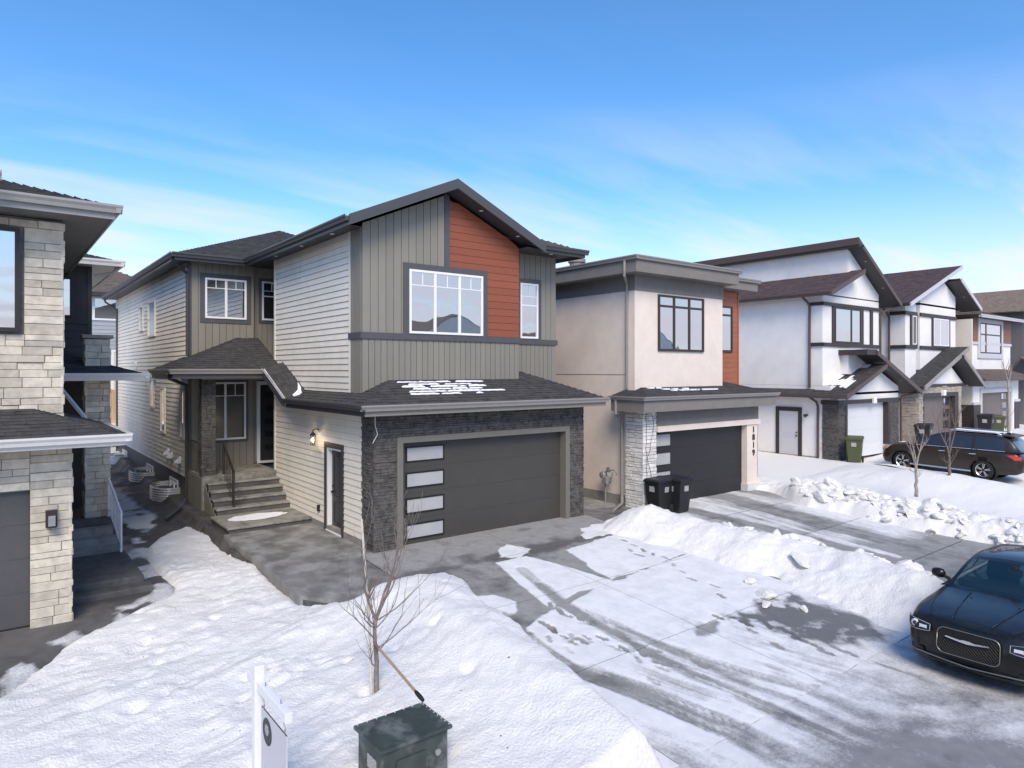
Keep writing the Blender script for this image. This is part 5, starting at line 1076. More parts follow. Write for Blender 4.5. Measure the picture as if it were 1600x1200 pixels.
roof_plane(H4, [(45.0, 14.1, 7.62), (45.0, 30, 7.62), (41.95, 30, 9.1), (41.95, 14.1, 9.1)], 'shingle_flare_tint', shingles=False)
rake(H4, (36.1, 14.3, 7.44), (42.9, 14.3, 9.92), 'light_grey', h=.2); rake(H4, (41.95, 14.05, 9.12), (45.0, 14.05, 7.64), 'light_grey', h=.2)
MB().prism([(36.1, 14.3, 7.32), (42.9, 14.3, 9.80), (42.9, 14.3, 9.76), (36.1, 14.3, 7.28)], (0, .6, 0)).build('soffit', 'soffit', H4); MB().prism([(45.0, 14.1, 7.52), (41.95, 14.1, 9.0), (41.95, 14.1, 8.96), (45.0, 14.1, 7.48)], (0, 1.0, 0)).build('soffit', 'soffit', H4)
gutter(H4, (36.1, 14.3, 7.43), (36.1, 30, 7.43), (-1, 0, 0), 'brown_metal', h=.16)
roof_plane(H4, [(36.2, 15.2, 3.28), (36.2, 13.7, 3.28), (42.0, 13.7, 5.35), (42.0, 15.2, 5.35)], 'shingle', course=.18, tab=(.3, .5)); roof_plane(H4, [(43.9, 13.6, 3.3), (43.9, 15.2, 3.3), (40.9, 15.2, 4.9), (40.9, 13.6, 4.9)], 'shingle', shingles=False)
rake(H4, (36.2, 13.7, 3.3), (42.0, 13.7, 5.37), 'taupe_metal', h=.22); rake(H4, (40.9, 13.55, 4.92), (43.9, 13.55, 3.32), 'taupe_metal', h=.22)
MB().prism([(43.9, 13.6, 3.2), (40.9, 13.6, 4.8), (40.9, 13.6, 4.76), (43.9, 13.6, 3.16)], (0, .7, 0)).build('soffit', 'soffit', H4); MB().prism([(36.2, 13.7, 3.18), (42.0, 13.7, 5.25), (42.0, 13.7, 5.2), (36.2, 13.7, 3.13)], (0, .6, 0)).build('soffit', 'soffit', H4)
MB().fbox(FA, 36.7, 42.9, 3.2, 3.36, 0, .06).build('trim_band', 'brown_trim', H4)
soffit_light(H4, (42.4, 13.9, 4.0)); soffit_light(H4, (43.4, 14.4, 8.2)); gutter(H4, (36.2, 13.7, 3.29), (36.2, 22, 3.29), (-1, 0, 0), 'brown_metal', h=.16)
downspout(H4, [(36.05, 15.6, 7.3), (36.5, 15.55, 7.0), (36.6, 15.5, 6.8), (36.6, 15.5, 3.4)], 'brown_metal', .055)

# ================================================================== cream house with brown cladding, and the dark house beyond
H5 = thing('cream_house', 'white and cream house with brown cladding upstairs and brown garage door', 'house', (48, 22, .4))
FA = face('y-', 14.2); FX = face('x-', 44.2); FU = face('y-', 14.8)
w = MB(); w.box(44.2, 52.0, 14.45, 30, -.4, 3.6); w.box(44.2, 45.4, 14.2, 14.5, -.4, 3.6); w.box(50.9, 52.0, 14.2, 14.5, -.4, 3.6); w.box(45.4, 50.9, 14.2, 14.5, 2.8, 3.6)
w.box(45.9, 52.6, 14.8, 30, 3.6, 5.7); w.build('wall', 'stucco_white', H5); MB().box(45.92, 52.58, 14.82, 30, 5.7, 7.3).build('wall', 'brown_siding', H5)
MB().box(44.17, 44.3, 14.25, 30, -.4, 7.0).build('side_wall', 'stucco_cream', H5)
b = MB(); b.fbox(FA, 44.15, 45.2, -.3, 2.1, 0, .05); b.build('plinth', 'brown_trim', H5); MB().fbox(FA, 51.2, 52.05, -.3, 2.1, 0, .05).build('plinth', 'brown_trim', H5); MB().fbox(FX, 14.15, 15.4, -.3, 2.1, .03, .06).build('plinth', 'brown_trim', H5)
b = MB(); b.fbox(FA, 44.1, 45.2, 2.1, 2.25, 0, .08); b.fbox(FA, 51.2, 52.1, 2.1, 2.25, 0, .08); b.fbox(FU, 45.85, 52.65, 5.62, 5.78, 0, .06); b.fring(FU, 47.0, 50.7, 5.1, 6.95, .3, 0, .08); b.fring(FA, 45.45, 50.4, -.5, 2.75, .25, -.2, .07); b.build('trim_band', 'light_grey', H5)
garage_door(H5, FA, 45.45, 50.4, .55, 2.75, 'garage_brown', .15, glass='glass', side='r', ww=.95, wh=.34, inset=.12, frame='garage_brown')
window(H5, FU, 47.0, 50.7, 5.1, 6.95, frame='brown_frame', fw=.08, mull=(.28,), rail=.62, o=.04)
for k in range(8):
    MB().fbox(FU, 45.95, 46.68, 5.8+k*.18, 5.97+k*.18, 0, .04).build('cladding_plank', 'brown_siding', H5); MB().fbox(FU, 51.05, 52.6, 5.8+k*.18, 5.97+k*.18, 0, .04).build('cladding_plank', 'brown_siding', H5)
roof_plane(H5, [(45.2, 14.2, 7.3), (53.4, 14.2, 7.3), (49.3, 18.3, 8.7)], 'shingle_brown', course=.18, tab=(.3, .5)); roof_plane(H5, [(45.2, 30, 7.3), (45.2, 14.2, 7.3), (49.3, 18.3, 8.7), (49.3, 27, 8.7)], 'shingle_brown', course=.18, tab=(.3, .5))
gutter(H5, (45.1, 14.2, 7.32), (53.5, 14.2, 7.32), (0, -1, 0), 'light_grey', h=.16); gutter(H5, (45.2, 14.1, 7.32), (45.2, 30, 7.32), (-1, 0, 0), 'brown_metal', h=.16); MB().box(45.25, 53.4, 14.25, 30, 7.18, 7.22).build('soffit', 'soffit', H5)
roof_plane(H5, [(43.6, 13.5, 3.6), (53.0, 13.5, 3.6), (51.7, 14.82, 4.15), (45.3, 14.82, 4.15)], 'shingle_brown', course=.18, tab=(.3, .5)); MB().box(43.7, 53, 13.55, 14.3, 3.48, 3.52).build('soffit', 'soffit', H5); gutter(H5, (43.6, 13.5, 3.61), (53.0, 13.5, 3.61), (0, -1, 0), 'brown_metal', h=.14)
roof_plane(H5, [(43.6, 16.5, 3.6), (43.6, 13.5, 3.6), (45.3, 14.82, 4.15), (45.3, 16.5, 4.15)], 'shingle_brown', shingles=False)
H6 = thing('dark_house', 'charcoal house with white rake board behind the cream house at the right edge', 'house', (60, 24, .4))
w = MB(); w.box(54.6, 64, 14.6, 32, -.4, 8.0); w.prism([(54.6, 14.6, 8.0), (64, 14.6, 8.0), (64, 14.6, 9.6), (60.5, 14.6, 9.8)], (0, 16, 0)); w.build('wall', 'slate_wall', H6)
roof_plane(H6, [(53.9, 32, 8.0), (53.9, 14.0, 8.0), (60.8, 14.0, 10.1), (60.8, 32, 10.1)], 'shingle_tan', course=.2, tab=(.3, .6)); rake(H6, (53.9, 14.0, 8.02), (60.8, 14.0, 10.12), 'light_grey', h=.3)
window(H6, face('y-', 14.6), 55.2, 56.6, 5.2, 7.3, fw=.12, mull=(.5,), o=.04); MB().box(57.5, 64.2, 14.3, 14.58, 3.6, 6.9).build('panel', 'stucco_white', H6)
roof_plane(H6, [(53.6, 13.0, 3.9), (66, 13.0, 3.9), (66, 14.6, 5.0), (53.6, 14.6, 5.0)], 'shingle_brown', shingles=False); rake(H6, (53.6, 12.95, 5.2), (57.2, 12.95, 3.7), 'taupe_metal', h=.3)
garage_door(H6, face('y-', 14.6), 57, 62, .5, 2.9, 'garage_brown', -.06, wins=0)
H7 = thing('tan_roof_house', 'house with tan roof just visible at the far right edge', 'house', (70, 24, .4))
w = MB(); w.box(66.5, 76, 14.6, 32, -.4, 8.0); w.build('wall', 'slate_wall', H7); roof_plane(H7, [(66, 14, 8), (77, 14, 8), (73, 20, 10.6), (70, 20, 10.6)], 'shingle_tan', shingles=False); roof_plane(H7, [(66, 32, 8), (66, 14, 8), (70, 20, 10.6), (70, 26, 10.6)], 'shingle_brown', shingles=False)
window(H7, face('y-', 14.6), 68, 72, 5.2, 7, fw=.1, mull=(.5,))

# ================================================================== house and fence behind the gap
HB = thing('back_house', 'blue-grey sided house seen through the gap behind the stone house', 'house', (3, 46, 1))
MB().box(-4, 8.5, 42, 52, -.2, 8.15).build('wall', 'grey_blue_siding', HB); FBk = face('y-', 42)
lap_siding(HB, FBk, 3, 8.5, 4.0, 8.1, .2, 'grey_blue_siding')
window(HB, FBk, 3.7, 5.6, 6.75, 8.0, fw=.1, mull=(.4,), glass='glass_pale'); b = MB(); b.fring(FBk, 5.4, 8.0, 2.6, 5.05, .12, 0, .08); b.build('door_surround', 'white_frame', HB); MB().fbox(FBk, 5.4, 8.0, 4.2, 5.05, 0, .05).build('wall_panel', 'stucco_cream', HB); MB().fbox(FBk, 5.4, 8.0, 2.6, 4.2, 0, .04).build('wall_panel', 'fence_wood', HB)
r_ = MB(); r_.box(4.6, 8.6, 39.9, 40.0, 4.1, 4.2)
for k in range(26): r_.box(4.65+k*.15, 4.72+k*.15, 39.92, 39.98, 3.1, 4.1)
r_.box(4.6, 8.6, 39.9, 40.0, 3.0, 3.1); r_.build('deck_railing', 'white_frame', HB); MB().box(4.6, 8.6, 39.9, 42, 2.6, 3.0).build('deck', 'grey_blue_siding', HB)
roof_plane(HB, [(-5, 41.3, 8.2), (9.2, 41.3, 8.2), (4.6, 46, 10.4), (0, 46, 10.4)], 'shingle_brown', course=.3, tab=(.4, .7)); roof_plane(HB, [(9.2, 41.3, 8.2), (9.2, 52, 8.2), (4.6, 48, 10.4), (4.6, 46, 10.4)], 'shingle_brown', shingles=False)
gutter(HB, (-5, 41.3, 8.2), (9.2, 41.3, 8.2), (0, -1, 0), 'dark_metal', h=.2)
fe = thing('wooden_fence', 'sunlit pale wooden board fence behind the gap between the houses', 'fence', (4.5, 38.4, 1.2))
for k in range(56): MB().box(.2+k*.145, .335+k*.145, 38.4, 38.43, 1.3, 3.15+.03*math.sin(k*1.7)).build('fence_board', 'fence_wood', fe)
b = MB(); b.box(.2, 8.3, 38.43, 38.5, 1.7, 1.8); b.box(.2, 8.3, 38.43, 38.5, 2.8, 2.9); b.build('rail', 'fence_wood', fe)
structure(hfield('raised_back_yard', -4, 30, 36.6, 42, .5, lambda X, Y: 1.45+.1*fbm(X*.5, Y*.5, 4), 'snow', {'dirt': lambda X, Y: .1+0*X}))

# houses across the street: seen only as rooflines mirrored in the windows
ro = random.Random(9)
for i in range(6):
    x0 = -9+i*11.5; wd = 8.4; ht = ro.uniform(5.6, 6.6); cl = ('stucco_white', 'board', 'stucco_beige', 'vinyl', 'slate_wall', 'stucco_white')[i]
    h_ = thing('street_house', ('white', 'grey board', 'beige', 'pale sided', 'slate grey', 'second white')[i]+' house across the street, mirrored in the windows', 'house', (x0+wd/2, -20, -.3))
    MB().box(x0, x0+wd, -28, -16, -.6, ht).build('wall', cl, h_); MB().prism([(x0, -28, ht), (x0, -16, ht), (x0+wd*.5, -16, ht+2.0), (x0+wd*.5, -28, ht+2.0)], (0, 0, -.02)).build('roof', 'shingle_brown', h_)
    MB().prism([(x0+wd, -16, ht), (x0+wd, -28, ht), (x0+wd*.5, -28, ht+2.0), (x0+wd*.5, -16, ht+2.0)], (0, 0, -.02)).build('roof', 'shingle_brown', h_); MB().prism([(x0, -16.02, ht), (x0+wd, -16.02, ht), (x0+wd/2, -16.02, ht+1.9)], (0, -.3, 0)).build('gable', cl, h_)
    garage_door(h_, face('y+', -16), x0+.6, x0+5.4, -.4, 2.0, 'garage_brown', -.06, wins=0); window(h_, face('y+', -16), x0+1.5, x0+4, 3.6, 5.0, fw=.08, mull=(.5,)); window(h_, face('y+', -16), x0+5.6, x0+7, 3.6, 5.0, fw=.08)
structure(hfield('far_verge', -60, 120, -60, -8, 4, lambda X, Y: -.45+0*X, 'snow', {'dirt': lambda X, Y: .1+0*X}))

# ================================================================== wheelie bins
def bin_(name, label, loc, rz, body, lid, group=None, s=1.):
    t = thing(name, label, 'wheelie bin', loc, group); t.rotation_euler = (0, 0, rz); t.scale = (s, s, s); I = Matrix()
    def part(b, n, mt, bevel=0, smooth=False):
        o = b.build(n, mt, None, smooth=smooth, bevel=bevel); o.parent = t; return o
    b = MB(); b.hexa([(-.22,-.26,.06),(.22,-.26,.06),(.22,.24,.02),(-.22,.24,.02),(-.29,-.36,.98),(.29,-.36,.98),(.29,.36,.98),(-.29,.36,.98)]); part(b, 'body', body, .03)
    b = MB(); b.box(-.31, .31, -.39, .38, .95, .99); part(b, 'rim', body, .012)
    b = MB(); b.hexa([(-.315,-.40,.99),(.315,-.40,.99),(.315,.42,1.0),(-.315,.42,1.0),(-.27,-.34,1.05),(.27,-.34,1.05),(.28,.40,1.07),(-.28,.40,1.07)]); part(b, 'lid', lid, .015)
    b = MB(); b.tube([(-.26, .47, .97), (.26, .47, .97)], .018, 8); b.box(-.27, -.23, .36, .48, .93, .98); b.box(.23, .27, .36, .48, .93, .98); part(b, 'handle', body)
    for sx in (-1, 1): b = MB(); b.lathe([(.04, -.03), (.13, -.03), (.14, 0), (.13, .03), (.04, .03)], (sx*.27, .27, .14), 'x', 18); part(b, 'wheel', 'rubber')
    b = MB(); b.box(-.09, .09, -.352, -.330, .68, .84); part(b, 'label_plate', 'label_grey')
    b = MB(); b.hexa([(.262,-.08,.66),(.262,.10,.66),(.27,.10,.66),(.27,-.08,.66),(.279,-.08,.82),(.279,.10,.82),(.287,.10,.82),(.287,-.08,.82)]); part(b, 'label_plate', 'label_grey')
    b = MB(); b.hexa([(-.27,-.08,.66),(-.27,.10,.66),(-.262,.10,.66),(-.262,-.08,.66),(-.287,-.08,.82),(-.287,.10,.82),(-.279,.10,.82),(-.279,-.08,.82)]); part(b, 'label_plate', 'label_grey')
    return t
bin_('wheelie_bin', 'black bin tight against the white stone pier, left of the pair', (16.02, 13.36, -.24), R(-90), 'bin_black', 'bin_black', 'bins by the beige house')
bin_('wheelie_bin', 'black bin in front of the dark garage door, right of the pair', (16.55, 13.12, -.25), R(0), 'bin_black', 'bin_black', 'bins by the beige house', 1.02)
bin_('wheelie_bin', 'olive green bin at the corner of the white garage', (28.75, 13.55, .18), R(-70), 'bin_green', 'bin_green', None, 1.05)
bin_('wheelie_bin', 'black bin behind the parked SUV beside the tan stone', (35.6, 13.5, .28), R(-80), 'bin_black', 'bin_black', None, 1.15)
bin_('wheelie_bin', 'green bin in front of the cream house garage', (45.0, 13.3, .38), R(-60), 'bin_green', 'bin_green', 'bins by the cream house', 1.1)
bin_('wheelie_bin', 'black bin between the gabled house and the green bin', (43.6, 13.4, .38), R(-80), 'bin_black', 'bin_black', 'bins by the cream house', 1.2)

# gas meter between the houses
gm = thing('gas_meter', 'grey gas meter with pipes on the beige wall beside the garage', 'gas meter', (15.6, 15.2, -.1))
b = MB(); b.tube([(15.60, 15.2, -.15), (15.60, 15.2, .85)], .03, 8); b.tube([(15.60, 15.2, .8), (15.60, 15.0, .92), (15.60, 14.8, .92), (15.60, 14.72, .85), (15.60, 14.72, .75)], .025, 8); b.tube([(15.60, 15.15, .55), (15.60, 14.95, .55), (15.60, 14.9, .85)], .022, 8); b.build('pipe', 'meter_grey', gm)
b = MB(); b.lathe([(.02, -.1), (.11, -.08), (.12, 0), (.11, .08), (.02, .1)], (15.58, 15.28, .72), 'x', 16); b.box(15.48, 15.7, 15.05, 15.25, .45, .68); b.build('meter_body', 'meter_grey', gm, bevel=.02)
MB().lathe([(.02, -.04), (.09, -.03), (.09, .03), (.02, .04)], (15.56, 15.02, .92), 'x', 14).build('regulator', 'meter_grey', gm)

# ================================================================== trees
def tree(name, label, base, h, seed, mt, spread=.9, nb=9, r0=.03, fork=.4, levels=2, group=None, lean=(0, 0), fan=.3):
    rr = random.Random(seed); t = thing(name, label, 'tree', base, group); B = Vector(base)
    tr = MB(); pts = []; n = 9
    for i in range(n): f = i/(n-1); pts.append(B+Vector((lean[0]*f+rr.gauss(0, .012), lean[1]*f+rr.gauss(0, .012), -.1+(h*fork+.1)*f)))
    tr.tube(pts, [r0*(1.15-.45*i/(n-1)) for i in range(n)], 9); tr.build('trunk', mt, t, smooth=True)
    cr = MB()
    def branch(p, d, L, r, lev):
        pts = [p]; q = p.copy(); dd = d.copy(); n = 7
        for i in range(n):
            dd = (dd+Vector((rr.gauss(0, .10), rr.gauss(0, .10), .07+rr.gauss(0, .05)))).normalized(); q = q+dd*L/n; pts.append(q.copy())
        cr.tube(pts, [max(.0022, r*(1-.82*i/n)) for i in range(n+1)], 6 if r > .008 else 4, cap=False)
        if lev > 0:
            for k in range(rr.randint(4, 6)):
                i = rr.randint(2, n); a = rr.uniform(0, 6.28); side = Vector((math.cos(a), math.sin(a), rr.uniform(.3, 1.0))).normalized()
                branch(pts[i], (dd*.9+side*.75).normalized(), L*rr.uniform(.35, .6), r*(1-.75*i/n)*.7, lev-1)
    top = pts[-1]
    for k in range(3): a = k*2.1+rr.uniform(0, .8); branch(top-Vector((0, 0, .02)), Vector((math.cos(a)*fan, math.sin(a)*fan, 1)).normalized(), h*(1-fork)*rr.uniform(.75, 1.0), r0*.62, levels)
    for k in range(nb):
        f = rr.uniform(.32, .98); p = B+Vector((lean[0]*f, lean[1]*f, h*fork*f)); a = rr.uniform(0, 6.28)
        branch(p, Vector((math.cos(a), math.sin(a), rr.uniform(.35, 1.0))).normalized(), spread*rr.uniform(.4, .8), r0*.28, levels-1)
    cr.build('crown', mt, t, smooth=True); return t
zt = f1(lawn_z, 4.17, 8.39)
tree('sapling', 'bare young tree with thin twigs standing in the near snowy lawn', (4.17, 8.39, zt-.05), 2.4, 5, 'bark_sapling', 1.5, 10, .034, .46, 2, fan=.45)
st_ = MB().tube([(4.10, 8.36, zt-.2), (4.08, 8.39, zt+1.0), (3.98, 8.42, zt+2.42)], .016, 6).build('tree_stake', 'stake'); tag(st_, 'thin pale stake upright beside the near young tree', 'stake')
tree('sapling', 'small bare sapling at the end of the rubble snow bank, left of two', (23.3, 9.05, .15), 2.1, 12, 'bark_pale', .8, 3, .05, .42, 2)
tree('sapling', 'bare rounded sapling in front of the parked SUV, right of two', (26.4, 9.2, .25), 2.5, 21, 'bark', 1.0, 5, .05, .36, 2)
tree('sapling', 'slim pale leafless tree in front of the cream house garage', (45.9, 13.0, .4), 4.3, 33, 'bark_pale', .9, 4, .07, .7, 1)

# ================================================================== foreground objects
sg = thing('estate_sign', 'white estate agent post with hanging sign panel in the near snow', 'sign', (2.2, 7.08, -.4))
b = MB(); b.box(2.15, 2.25, 7.03, 7.13, -.6, 1.04); b.build('post', 'sign_white', sg, bevel=.006)
b = MB(); b.box(2.165, 2.235, 6.18, 7.35, .80, .90); b.build('arm', 'sign_white', sg, bevel=.006)
p_ = MB().box(2.193, 2.207, 6.24, 6.96, .02, .66).build('sign_panel', 'light_grey', sg); fr = MB(); fr.tube([(2.2, 6.24, .66), (2.2, 6.96, .66)], .006, 4); fr.build('panel_rim', 'ink', sg)  # panel grey: shade on its left-facing side put into the colour
MB().lathe([(.0, 0), (.13, 0), (.13, -.004)], (2.192, 6.77, .48), 'x', 32).build('round_logo', 'ink', p_); MB().lathe([(.0, 0), (.055, 0), (.055, -.003)], (2.187, 6.77, .50), 'x', 20).build('logo_mark', 'label_grey', p_)
for yy in (6.3, 6.9): MB().tube([(2.2, yy, .80), (2.2, yy+.02, .76), (2.2, yy-.015, .71), (2.2, yy, .66)], .007, 5).build('hook', 'meter_grey', sg); 
for yy in (6.4, 6.85): MB().tube([(2.2, yy, .90), (2.2, yy, .94)], .006, 5).build('hook', 'meter_grey', sg)
ub = thing('utility_box', 'dark green metal utility box with scuffed flat top in the near snow', 'utility box', (3.55, 6.5, -.4))
b = MB(); b.box(3.24, 4.04, 6.36, 6.94, -.7, .09); b.build('cabinet', 'box_green', ub, bevel=.01)
b = MB(); b.box(3.20, 4.08, 6.32, 6.98, .09, .13); b.build('lid', 'box_green', ub, bevel=.008)
MB().box(3.232, 3.242, 6.5, 6.7, -.2, -.06).build('label_plate', 'label_grey', ub); MB().box(3.4, 3.75, 6.345, 6.358, -.35, -.05).build('vent_plate', 'box_green', ub); MB().tube([(3.9, 6.35, -.12), (3.9, 6.33, -.12)], .035, 10).build('lock', 'meter_grey', ub)
for k in range(8): MB().lathe([(.009, 0), (.009, .006), (.004, .009)], (3.24+k*.115, 6.955, .13), 'z', 8).build('rivet', 'galvanised', ub); MB().lathe([(.009, 0), (.009, .006), (.004, .009)], (4.055, 6.36+k*.08, .13), 'z', 8).build('rivet', 'galvanised', ub)
pl_ = thing('leaning_pole', 'wooden pole with black end leaning from the young tree to the green box', 'pole', (4.06, 6.93, .16))
pa, pb = Vector((4.06, 6.93, .17)), Vector((4.12, 8.33, zt+.75)); pc = pa.lerp(pb, .12)
MB().tube([pc, pb], .017, 10).build('shaft', 'pole_wood', pl_); MB().tube([pa, pa.lerp(pb, .05), pc, pa.lerp(pb, .14)], [.020, .027, .024, .018], 10).build('end_cap', 'rubber', pl_, smooth=True); MB().tube([pa.lerp(pb, .88), pb], .019, 10).build('grip', 'bark', pl_)
mk = MB().hexa([(27.9, 6.0, 0), (27.95, 6.0, 0), (27.95, 6.05, 0), (27.9, 6.05, 0), (27.8, 5.9, .55), (28.05, 5.9, .5), (28.05, 5.95, .5), (27.8, 5.95, .55)]).build('marker', 'red_marker'); tag(mk, 'small red marker sticking out of the snow near the right edge', 'marker')

# ================================================================== cars
def crom(ts, vs_, t):
    ts = np.asarray(ts, float); vs_ = np.asarray(vs_, float); m_ = np.gradient(vs_, ts)
    # limit tangents so that the curve does not overshoot
    d = np.diff(vs_)/np.diff(ts)
    for i in range(len(d)):
        if abs(d[i]) < 1e-9: m_[i] = m_[i+1] = 0
        else:
            for j in (i, i+1):
                r = m_[j]/d[i]
                if r < 0: m_[j] = 0
                elif r > 3: m_[j] = 3*d[i]
    i = np.clip(np.searchsorted(ts, t)-1, 0, len(ts)-2); h = ts[i+1]-ts[i]; u = (t-ts[i])/h
    return (2*u**3-3*u**2+1)*vs_[i]+(u**3-2*u**2+u)*h*m_[i]+(-2*u**3+3*u**2)*vs_[i+1]+(u**3-u**2)*h*m_[i+1]
def make_car(name, label, base, T, S):
    """S: dict of control curves in car space: l from the front bumper, y to the side, z up"""
    t = thing(name, label, 'car', base); paint = S['paint']; L = S['l'][-1]
    ls = np.unique(np.concatenate([np.linspace(0, .4, 14), np.linspace(.4, L-.4, 90), np.linspace(L-.4, L, 12)]))
    ns = 26; rows = []
    for l in ls:
        wm = crom(S['l'], S['wm'], l); zt = crom(S['l'], S['zt'], l); zb = crom(S['l'], S['zb'], l); sh = S['shoulder']
        cp = [(0, zb), (wm*.86, zb), (wm*.965, zb+.07), (wm*.985, .42), (wm, .58), (wm*.985, zt-sh), (wm*.93, zt-.055), (wm*.80, zt-.012), (wm*.42, zt+.006), (0, zt+.012)]
        k = np.arange(len(cp)); q = np.linspace(0, len(cp)-1, ns); ys = [crom(k, [c[0] for c in cp], x) for x in q]; zs = [crom(k, [c[1] for c in cp], x) for x in q]
        push = lambda z: S['nose']*((z-.52)/.4)**2*max(0, 1-l/.7)
        tail = lambda z: S.get('tail', .05)*((z-.6)/.4)**2*max(0, 1-(L-l)/.7)
        plan = lambda y: S.get('plan', .07)*(y/.75)**2*max(0, 1-l/.5)
        rows.append([(l+push(z)-tail(z)+plan(y), y, z) for y, z in zip(ys, zs)])
    b = MB(); V = []; m_ = 2*ns-2
    for r_ in rows:
        ring = r_+[(l, -y, z) for l, y, z in r_[-2:0:-1]]; V += ring
    arches = S['wheels']; fs = []
    def keep(f):
        c = np.mean([V[i] for i in f], axis=0)
        for wl_, R_ in arches:
            if math.hypot(c[0]-wl_, c[2]-R_) < R_+.055 and abs(c[1]) > .55 and c[2] < 2*R_+.1: return False
        return True
    for i in range(len(rows)-1):
        for k in range(m_):
            f = (i*m_+k, i*m_+(k+1) % m_, (i+1)*m_+(k+1) % m_, (i+1)*m_+k)
            if keep(f): fs.append(f)
    fs.append(tuple(range(m_))); e = (len(rows)-1)*m_; fs.append(tuple(e+k for k in range(m_)))
    b.add([T(*v) for v in V], fs); b.build('body', paint, t, smooth=True)
    # wheels and wells
    for wl_, R_ in arches:
        for sy in (-1, 1):
            yo = S['track']*sy; cyl = MB(); n = 28
            def ring(r, y): return [T(wl_+r*math.cos(2*math.pi*k/n), y, R_+r*math.sin(2*math.pi*k/n)) for k in range(n)]
            def skin(prof):
                q = MB()
                for r, y in prof: q.v += ring(r, y)
                for i in range(len(prof)-1):
                    for k in range(n): q.f.append((i*n+k, i*n+(k+1) % n, (i+1)*n+(k+1) % n, (i+1)*n+k))
                return q
            wh = skin([(R_*.66, yo-.2*sy), (R_*.95, yo-.2*sy), (R_, yo-.16*sy), (R_, yo-.03*sy), (R_*.95, yo), (R_*.68, yo)]).build('wheel', 'rubber', t, smooth=True)
            q = skin([(R_*.70, yo-.02*sy), (R_*.68, yo-.005*sy), (R_*.62, yo-.03*sy), (R_*.60, yo-.12*sy)])
            for k in range(10):
                a0 = 2*math.pi*(k//2)/5+(.13 if k % 2 else -.13)+.2
                for u0, u1 in ((.10, .66),):
                    da = .10; c = []
                    for rr_, ww in ((R_*.12, .5), (R_*.66, 1.)):
                        for sgn in (-1, 1): c.append((rr_*math.cos(a0+sgn*da*.8*R_/rr_*.4), rr_*math.sin(a0+sgn*da*.8*R_/rr_*.4)))
                    P8 = [T(wl_+c[j][0], yo+off*sy, R_+c[j][1]) for off in (-.05, -.015) for j in (0, 1, 3, 2)]
                    q.hexa(P8)
            q.build('rim', 'alloy', wh); skin([(.001, yo-.10*sy), (R_*.64, yo-.10*sy), (R_*.64, yo-.14*sy)]).build('brake_disc', 'black_plastic', wh)
            skin([(R_+.065, yo+.005*sy), (R_+.065, yo-.34*sy), (.01, yo-.34*sy)]).build('wheel_well', 'black_plastic', t)
            lip = MB(); lip.tube([T(wl_+(R_+.055)*math.cos(a), (S['halfw']-.012)*sy, R_+(R_+.055)*math.sin(a)) for a in np.linspace(-.25, math.pi+.25, 24)], .022, 6); lip.build('arch_lip', S.get('lip', paint), t, smooth=True)
    # greenhouse
    G = S['green']; gl = np.unique(np.concatenate([np.linspace(G['l'][0], G['ws'], 12), np.linspace(G['ws'], G['rw'], 26), np.linspace(G['rw'], G['l'][-1], 12)]))
    rows = []
    for l in gl:
        wb = crom(G['l'], G['wb'], l); zt = crom(G['l'], G['zt'], l); wr_ = crom(G['l'], G['wr'], l); zb = crom(G['l'], G['zb'], l); hgt = zt-zb
        f = min(1, max(0, hgt/(G['H'])))
        sidep = [(wb+(wr_-wb)*u, zb+(hgt-.05*f)*u) for u in (0, .12, .5, .86, 1.0)]
        topp = [(wr_*(1-u), zt-.05*f*(1-u)**2.2+.0*u) for u in (.08, .2, .4, .7, 1.0)]
        rows.append([(l, y, z) for y, z in sidep+topp])
    gn = len(rows[0]); parts = {}
    nws = sum(gl < G['ws']-1e-6); nrw = sum(gl < G['rw']-1e-6)
    for i in range(len(rows)-1):
        for k in range(gn-1):
            for sy in (1, -1):
                qd = [(l, y*sy, z) for l, y, z in (rows[i][k], rows[i][k+1], rows[i+1][k+1], rows[i+1][k])]
                lm = (gl[i]+gl[i+1])/2; key = 'roof_shell'
                if k >= 5 and i < nws: key = 'windshield'
                elif k >= 5 and i >= nrw: key = 'rear_window'
                elif 1 <= k <= 2 and G['s0'] < lm < G['s1'] and not any(abs(lm-p) < .05 for p in G['pillars']): key = 'side_window'
                elif k >= 6 and G['sun'][0] < lm < G['sun'][1]: key = 'sunroof'
                parts.setdefault((key, sum(lm > p for p in G['pillars']), sy) if key == 'side_window' else (key, 0, 0), []).append(qd)
    for (key, _, _), qs in parts.items():
        b = MB(); index = {}
        for qd in qs:
            ids = []
            for p in qd:
                kk = tuple(round(c, 4) for c in p)
                if kk not in index: index[kk] = len(b.v); b.v.append(T(*p))
                ids.append(index[kk])
            if len(set(ids)) >= 3: b.f.append(tuple(dict.fromkeys(ids)))
        if qs: b.build(key, {'roof_shell': paint, 'sunroof': 'glass_dark'}.get(key, S['glass']), t, smooth=True)
    return t
def tri(T, pts, off, mt, nm, t, bevel=0):   # plate through points of car space, extruded
    return MB().prism([T(*p) for p in pts], Vector(T(*off))-Vector(T(0, 0, 0))).build(nm, mt, t, bevel=bevel)

